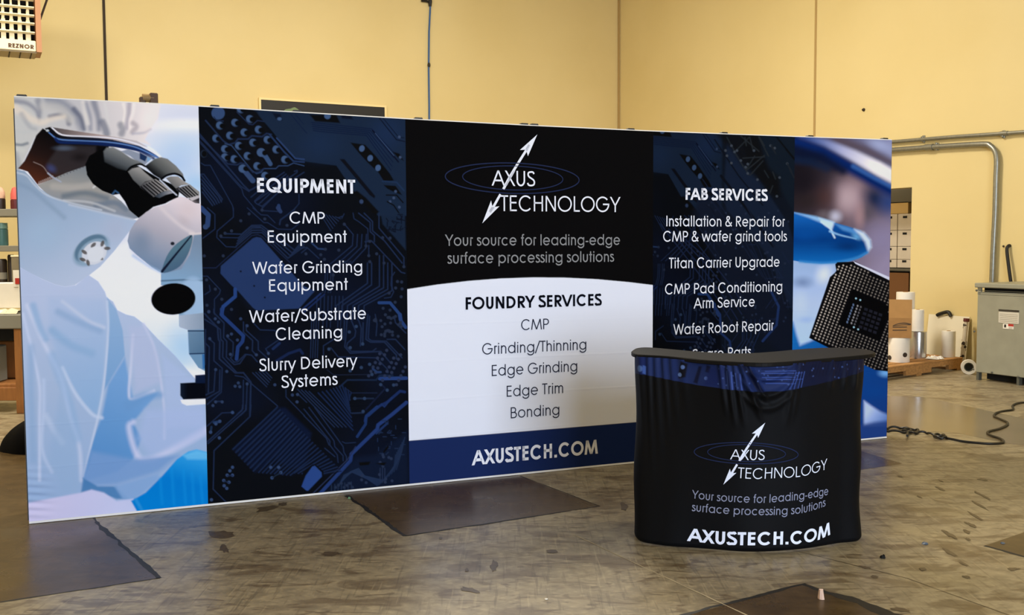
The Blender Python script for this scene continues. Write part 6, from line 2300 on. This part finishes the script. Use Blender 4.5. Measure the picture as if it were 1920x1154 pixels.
# blue air line on the back wall
m_blue = mat('blue_hose', (52, 94, 148), .45)
hb_ = lambda x, y: on_back(x, y, B_BACK - .035)
al = thing('air_hose', 'blue air hose hanging straight down the back wall', 'hose', hb_(805, 230))
mb = MB()
mb.tube([hb_(805, 330), hb_(804.8, 200), hb_(803.8, 128), hb_(804.5, 60), hb_(807, 8)], .015, m_blue, 8)
mb.build('hose', al, smooth=True)
for x, y0_, y1_, r_ in ((804.3, 126, 118, .026), (806.5, 12, -6, .034)):
    mb = MB()
    mb.tube([hb_(x, y0_), hb_(x, (y0_ + y1_) / 2), hb_(x, y1_)], [r_ * .7, r_, r_ * .7], m_black, 10)
    mb.build('fitting', al, smooth=True)
mb = MB()
mb.tube([hb_(806.5, 4), hb_(800, 2), hb_(790, 1)], .02, m_black, 8)
mb.build('fitting', al, smooth=True)
# dark framed picture on the back wall
pc0, pc1 = on_back(488, 189) @ E1, on_back(719.5, 201) @ E1
pz = on_back(600, 194.5)[2]
pic = thing('wall_picture', 'dark picture with thin cream frame high on the back wall', 'picture', B((pc0 + pc1) / 2, B_BACK - .02, pz - 1.1))
mb = MB()
mb.box(B((pc0 + pc1) / 2, B_BACK - .02, pz - .55), (pc1 - pc0, .03, 1.1), mat('dark_canvas', (24, 22, 20), .6), E1, E2)
gx = on_back(548, 212) @ E1
gz_ = on_back(548, 211)[2]
vs = [B(gx + .14 * math.cos(a_) * (1 + .2 * math.sin(3 * a_)), B_BACK - .0365, gz_ - .06 + .13 * math.sin(a_) * (1 + .1 * math.cos(5 * a_))) for a_ in np.linspace(0, 2 * math.pi, 25)[:-1]]
mb.add(vs, [tuple(range(24))], mat('green_picture_paint', (110, 132, 92), .7))
mb.build('canvas', pic)
mb = MB()
for a0_, a1_, z0_, z1_ in ((pc0 - .03, pc1 + .03, pz, pz + .03), (pc0 - .03, pc0, pz - 1.1, pz), (pc1, pc1 + .03, pz - 1.1, pz), (pc0 - .03, pc1 + .03, pz - 1.13, pz - 1.1)):
    mb.box(B((a0_ + a1_) / 2, B_BACK - .0225, (z0_ + z1_) / 2), (a1_ - a0_, .045, z1_ - z0_), mat('cream_frame', (238, 216, 158), .6), E1, E2)
mb.build('picture_frame', pic)

# brown stand poking up behind the display wall
sdp = 7.4
sp = lambda x, y: on_plane(x, y, E2, sdp)
m_brown = mat('dark_brown_wood', (84, 58, 36), .6, noise=.15, nscale=8)
s0_, s1_ = sp(287.5, 175), sp(267, 182)
st = thing('wooden_stand', 'dark brown wooden stand poking up behind the display wall', 'stand', (s0_[0], s0_[1], 0))
for p, wd in ((s0_, .055), (s1_, .042)):
    mb = MB()
    mb.box((p[0], p[1], p[2] / 2), (wd, wd, p[2]), m_brown, E1, E2, .006)
    mb.build('upright', st)
mb = MB()
cz_ = sp(277, 184)[2]
mb.tube([np.array([s1_[0], s1_[1], cz_]), np.array([s0_[0], s0_[1], cz_])], .028, mat('tan_roller', (150, 120, 72), .6), 12)
mb.build('roller', st, smooth=True)
mb = MB()
mid = (s0_ + s1_) / 2
mb.box((mid[0], mid[1], .03), (.5, .4, .06), m_brown, E1, E2, .006)
mb.build('base', st)

# ------------------------------------------------------------------ left edge: bench, shelves, bottles, bag
m_shelf = mat('grey_shelf_steel', (128, 124, 110), .55)
m_bench = mat('bench_top_grey', (132, 130, 118), .5)
LX = np.array([1, 0, 0])
LY = np.array([0, 1, 0])
bl = FP(38, 776)
y_b = bl[1]
lp = lambda x, y, Y=y_b: on_plane(x, y, LY, Y)
zt_b, zb_b = lp(20, 590)[2], lp(20, 617)[2]
x1_ = lp(40, 600)[0]
bn = thing('workbench', 'grey topped workbench on orange brown wooden legs at the left edge', 'workbench', (x1_ - .9, y_b + .35, 0))
mb = MB()
mb.box((x1_ - .9 + .02, y_b + .35, (zt_b + zb_b) / 2), (1.85, .74, zt_b - zb_b), m_bench, LX, LY, .008)
mb.build('bench_top', bn)
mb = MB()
mb.box((x1_ - .9, y_b + .40, zb_b - .06), (1.7, .6, .11), m_void, LX, LY)  # near-black box filling the space below the bench top
mb.build('dark_underside', bn)['label'] = 'dark underside of the bench'
for xx, yy in ((bl[0], y_b + .03), (bl[0], y_b + .66), (bl[0] - 1.6, y_b + .03), (bl[0] - 1.6, y_b + .66)):
    mb = MB()
    mb.box((xx, yy, zb_b / 2), (.065, .065, zb_b), m_wood2, LX, LY, .004)
    mb.build('leg', bn)
zsh = lp(15, 722)[2]
mb = MB()
mb.box((bl[0] - .8, y_b + .35, zsh - .03), (1.6, .6, .06), m_wood2, LX, LY, .004)
mb.box((bl[0] - .8, y_b + .05, zsh - .09), (1.6, .03, .12), m_wood2, LX, LY, .004)
mb.build('lower_shelf', bn)
mb = MB()
gq = lp(4, 690, y_b + .25)
mb.box((gq[0] - .12, y_b + .20, zsh + .17), (.28, .22, .33), mat('grey_bin', (120, 124, 122), .5), LX, LY, .01)
tag(mb.build('storage_bin'), 'grey bin on the lower shelf of the workbench', 'bin')
mb = MB()
gq = lp(18, 680, y_b + .5)
mb.box((gq[0], y_b + .5, zsh + .18), (.4, .2, .35), m_wood2, LX, LY, .01)
tag(mb.build('wooden_crate'), 'brown wooden crate on the lower shelf behind the grey bin', 'crate')
# things on the bench
w0, w1 = lp(-20, 560, y_b + .2), lp(37, 560, y_b + .2)
zp_ = lp(20, 531, y_b + .2)[2]
mb = MB()
mb.box(((w0[0] + w1[0]) / 2, y_b + .3, (zt_b + .004 + zp_) / 2 + .02), (w1[0] - w0[0], .22, zp_ - zt_b - .045), m_paper, LX, LY, .004)
pk = thing('paper_box', 'white box of paper on the workbench with a red corner tab', 'box', ((w0[0] + w1[0]) / 2, y_b + .3, zt_b))
mb.build('carton_body', pk)
mb = MB()
t0, t1 = lp(24, 510, y_b + .18), lp(38, 535, y_b + .18)
mb.box(((t0[0] + t1[0]) / 2, y_b + .185, (t0[2] + t1[2]) / 2), (t1[0] - t0[0], .008, t0[2] - t1[2] + .03), m_paper, LX, LY)
r0_, r1_ = lp(28.5, 522, y_b + .178), lp(37, 533, y_b + .178)
mb.box(((r0_[0] + r1_[0]) / 2, y_b + .177, (r0_[2] + r1_[2]) / 2), (r1_[0] - r0_[0], .006, r0_[2] - r1_[2]), m_red, LX, LY)
mb.build('tab', pk)['label'] = 'white card with a red square'
mb = MB()
cx0 = lp(12, 585, y_b + .08)
rg4 = np.random.default_rng(9)
nx, ny = 16, 5
vs = [(cx0[0] - .28 + .40 * i / (nx - 1), y_b + .02 + .14 * j / (ny - 1), zt_b + .004 + (.045 * math.sin(math.pi * j / (ny - 1)) * rg4.uniform(.5, 1.1))) for j in range(ny) for i in range(nx)]
mb.add(vs, [(j * nx + i, j * nx + i + 1, (j + 1) * nx + i + 1, (j + 1) * nx + i) for j in range(ny - 1) for i in range(nx - 1)], mat('clear_wrap', (214, 202, 172), .25, spec=.8))
tag(mb.build('plastic_wrap'), 'crumpled clear plastic wrap along the front of the workbench', 'plastic wrap')
# shelf unit behind the bench
y_s = y_b + 1.3
lq = lambda x, y, Y=y_s: on_plane(x, y, LY, Y)
sx1 = lq(36, 450)[0]
su = thing('shelf_unit', 'grey steel shelf unit of bottles behind the workbench', 'shelf', (sx1 - .8, y_s + .2, 0))
ztop, zmid, zlow = lq(10, 392)[2], lq(10, 461)[2], lq(10, 530)[2]
for zz, th in ((ztop, .075), (zmid, .06), (zlow, .05), (.3, .05)):
    mb = MB()
    mb.box((sx1 - .8 + .05, y_s + .2, zz - th / 2), (1.72, .42, th), m_shelf, LX, LY, .004)
    mb.build('shelf', su)
for xx in (sx1 + .06, sx1 - 1.56):
    for yy in (y_s + .02, y_s + .38):
        mb = MB()
        mb.box((xx, yy, (ztop - .03) / 2), (.055, .035, ztop - .03), m_shelf, LX, LY)
        mb.build('post', su)
mb = MB()
a0_, a1_ = lq(16, 440, y_s - .05), lq(36, 440, y_s - .05)
mb.box(((a0_[0] + a1_[0]) / 2, y_s + .08, zlow + .130), (a1_[0] - a0_[0], .2, .255), mat('metal_canister', (128, 118, 96), .4, noise=.12, nscale=10), LX, LY, .006)
mb.box(((a0_[0] + a1_[0]) / 2, y_s + .08, zlow + .268), (a1_[0] - a0_[0] + .006, .21, .02), m_cream, LX, LY, .004)
tag(mb.build('metal_tin'), 'square grey tin with cream lid on the middle shelf', 'tin')


def bottle(label, px, w_px, ytop, zbase, cap_m, body_m, hfrac, lab_m=None, dy=.14):
    p = lq(px, 400, y_s + dy)
    r_ = w_px / 2 / F * (y_s + dy)
    h_ = lq(px, ytop, y_s + dy)[2] - zbase
    ob = thing('bottle', label, 'bottle', (p[0], p[1], zbase), 'bottles on the shelf unit')
    mb = MB()
    mb.lathe((p[0], p[1], zbase + .001), [(r_ * .95, 0), (r_, .01), (r_, h_ * hfrac), (r_ * .7, h_ * (hfrac + .06))], body_m, 20)
    mb.build('body', ob, smooth=True)
    mb = MB()
    mb.lathe((p[0], p[1], zbase + h_ * (hfrac + .04)), [(r_ * .98, 0), (r_ * .95, h_ * .25), (r_ * .6, h_ * (.9 - hfrac)), (r_ * .2, h_ * (.96 - hfrac))], cap_m, 20)
    mb.build('cap', ob, smooth=True)


m_dk = mat('dark_bottle', (46, 34, 28), .4)
bottle('dark bottle with pale pink domed cap on the top shelf, left one', 2, 17, 351, ztop, mat('pale_pink_cap', (196, 160, 134), .5), m_dk, .45)
bottle('dark red bottle with pink cap on the top shelf beside the display wall', 29, 16, 351, ztop, mat('pink_cap', (206, 92, 84), .5), mat('maroon_bottle', (92, 30, 34), .4), .40)
bottle('turquoise jug on the middle shelf', 2, 22, 418, zmid, mat('turquoise', (112, 150, 142), .35), mat('turquoise_dark', (70, 112, 112), .35), .7)
for k, (x, wd, yt, lb) in enumerate(((3, 20, 486, 'dark can at the left end of the lowest visible shelf'), (21, 12, 478, 'narrow dark can beside the display wall on the lowest visible shelf'))):
    mb = MB()
    p = lq(x, 500, y_s + .14 + .02 * k)
    r_ = wd / 2 / F * (y_s + .14)
    mb.lathe((p[0], p[1], zlow + .001), [(r_, 0), (r_, lq(x, yt, y_s + .14)[2] - zlow - .02), (r_ * .8, lq(x, yt, y_s + .14)[2] - zlow)], (mat('dark_can', (54, 42, 30), .4), m_dk)[k], 20)
    if k == 0:
        mb.lathe((p[0], p[1], zlow + .03), [(r_ * 1.01, 0), (r_ * 1.01, .07)], mat('can_label', (150, 144, 128), .6), 20)
    tag(mb.build('can', smooth=True), lb, 'can', 'cans on the shelf unit')

# black bag behind the lower left of the display wall
bgp = FP(30, 852)
bgc = np.array([bgp[0] + .06, bgp[1] + .25, 0])
mb = MB()
nb, nl = 40, 20
vs = []
for j in range(nl + 1):
    t_ = j / nl
    zz = .28 * t_ ** .8
    rr_ = (1 - t_ ** 2.2) ** .6
    for i in range(nb):
        a_ = 2 * math.pi * i / nb
        k_ = 1 + .06 * math.sin(3 * a_ + 2 * t_) + .03 * math.sin(7 * a_ + 5 * t_)
        vs.append(bgc + np.array([.30 * rr_ * k_ * math.cos(a_) + .16 * t_, .26 * rr_ * k_ * math.sin(a_), zz + .002 + .006 * math.sin(5 * a_) * t_ * (1 - t_)]))
fs = [(j * nb + i, j * nb + (i + 1) % nb, (j + 1) * nb + (i + 1) % nb, (j + 1) * nb + i) for j in range(nl) for i in range(nb)]
fs += [tuple(range(nb))[::-1], tuple(range(nl * nb, (nl + 1) * nb))]
mb.add(vs, fs, mat('black_nylon', (6, 5, 5), .95, spec=.1))
tag(mb.build('carry_bag', smooth=True), 'slumped black bag on the floor behind the left end of the display wall', 'bag')

# ------------------------------------------------------------------ scraps on the floor


def chip(name, label, cat, px, py, w_, h_, t_, m, seed):
    rg_ = np.random.default_rng(seed)
    c = FP(px, py)
    k_ = np.linalg.norm(FP(px + 1, py) - c)
    n = 8
    top = []
    bot = []
    for i in range(n):
        a_ = 2 * math.pi * i / n
        r_ = rg_.uniform(.7, 1.05)
        q = c + np.array([w_ / 2 * k_ * r_ * math.cos(a_), h_ / 2 * k_ * 2.2 * r_ * math.sin(a_), 0])
        bot.append(q + np.array([0, 0, .002]))
        top.append(c + (q - c) * rg_.uniform(.35, .8) + np.array([0, 0, .002 + t_ * rg_.uniform(.55, 1.2)]))
    mb = MB()
    mb.add(bot + top, [tuple(range(n))[::-1], tuple(range(n, 2 * n))] + [(i, (i + 1) % n, n + (i + 1) % n, n + i) for i in range(n)], m)
    return tag(mb.build(name), label, cat)


chip('plastic_chip', 'small blue grey plastic chip on the floor right of the counter', 'plastic chip', 1734, 1021, 15, 8, .008, mat('blue_grey_chip', (74, 88, 104), .4), 1)
chip('dirt_clod', 'small black clod on the floor right of the counter base', 'clod', 1655, 1047, 12, 7, .014, m_void, 2)
chip('leaf_scrap', 'tiny green scrap on the floor in front of the circuit board print', 'scrap', 655, 936, 7, 4, .010, mat('green_scrap', (96, 140, 104), .6), 3)
chip('paper_scrap', 'crumpled pale pink scrap on the dark floor patch', 'scrap', 1539, 1124, 13, 9, .035, mat('pink_scrap', (214, 180, 158), .7), 4)
chip('paper_chip', 'tiny white paper chip on the floor in the foreground', 'scrap', 1024, 1125, 7, 4, .004, m_paper, 5)
chip('plastic_chip', 'tiny grey chip on the floor at the right edge of the dark patch', 'plastic chip', 1880, 1020, 12, 5, .005, mat('blue_grey_chip', (74, 88, 104), .4), 6)

for o_ in bpy.data.objects:
    if '_w' in o_:
        del o_['_w']
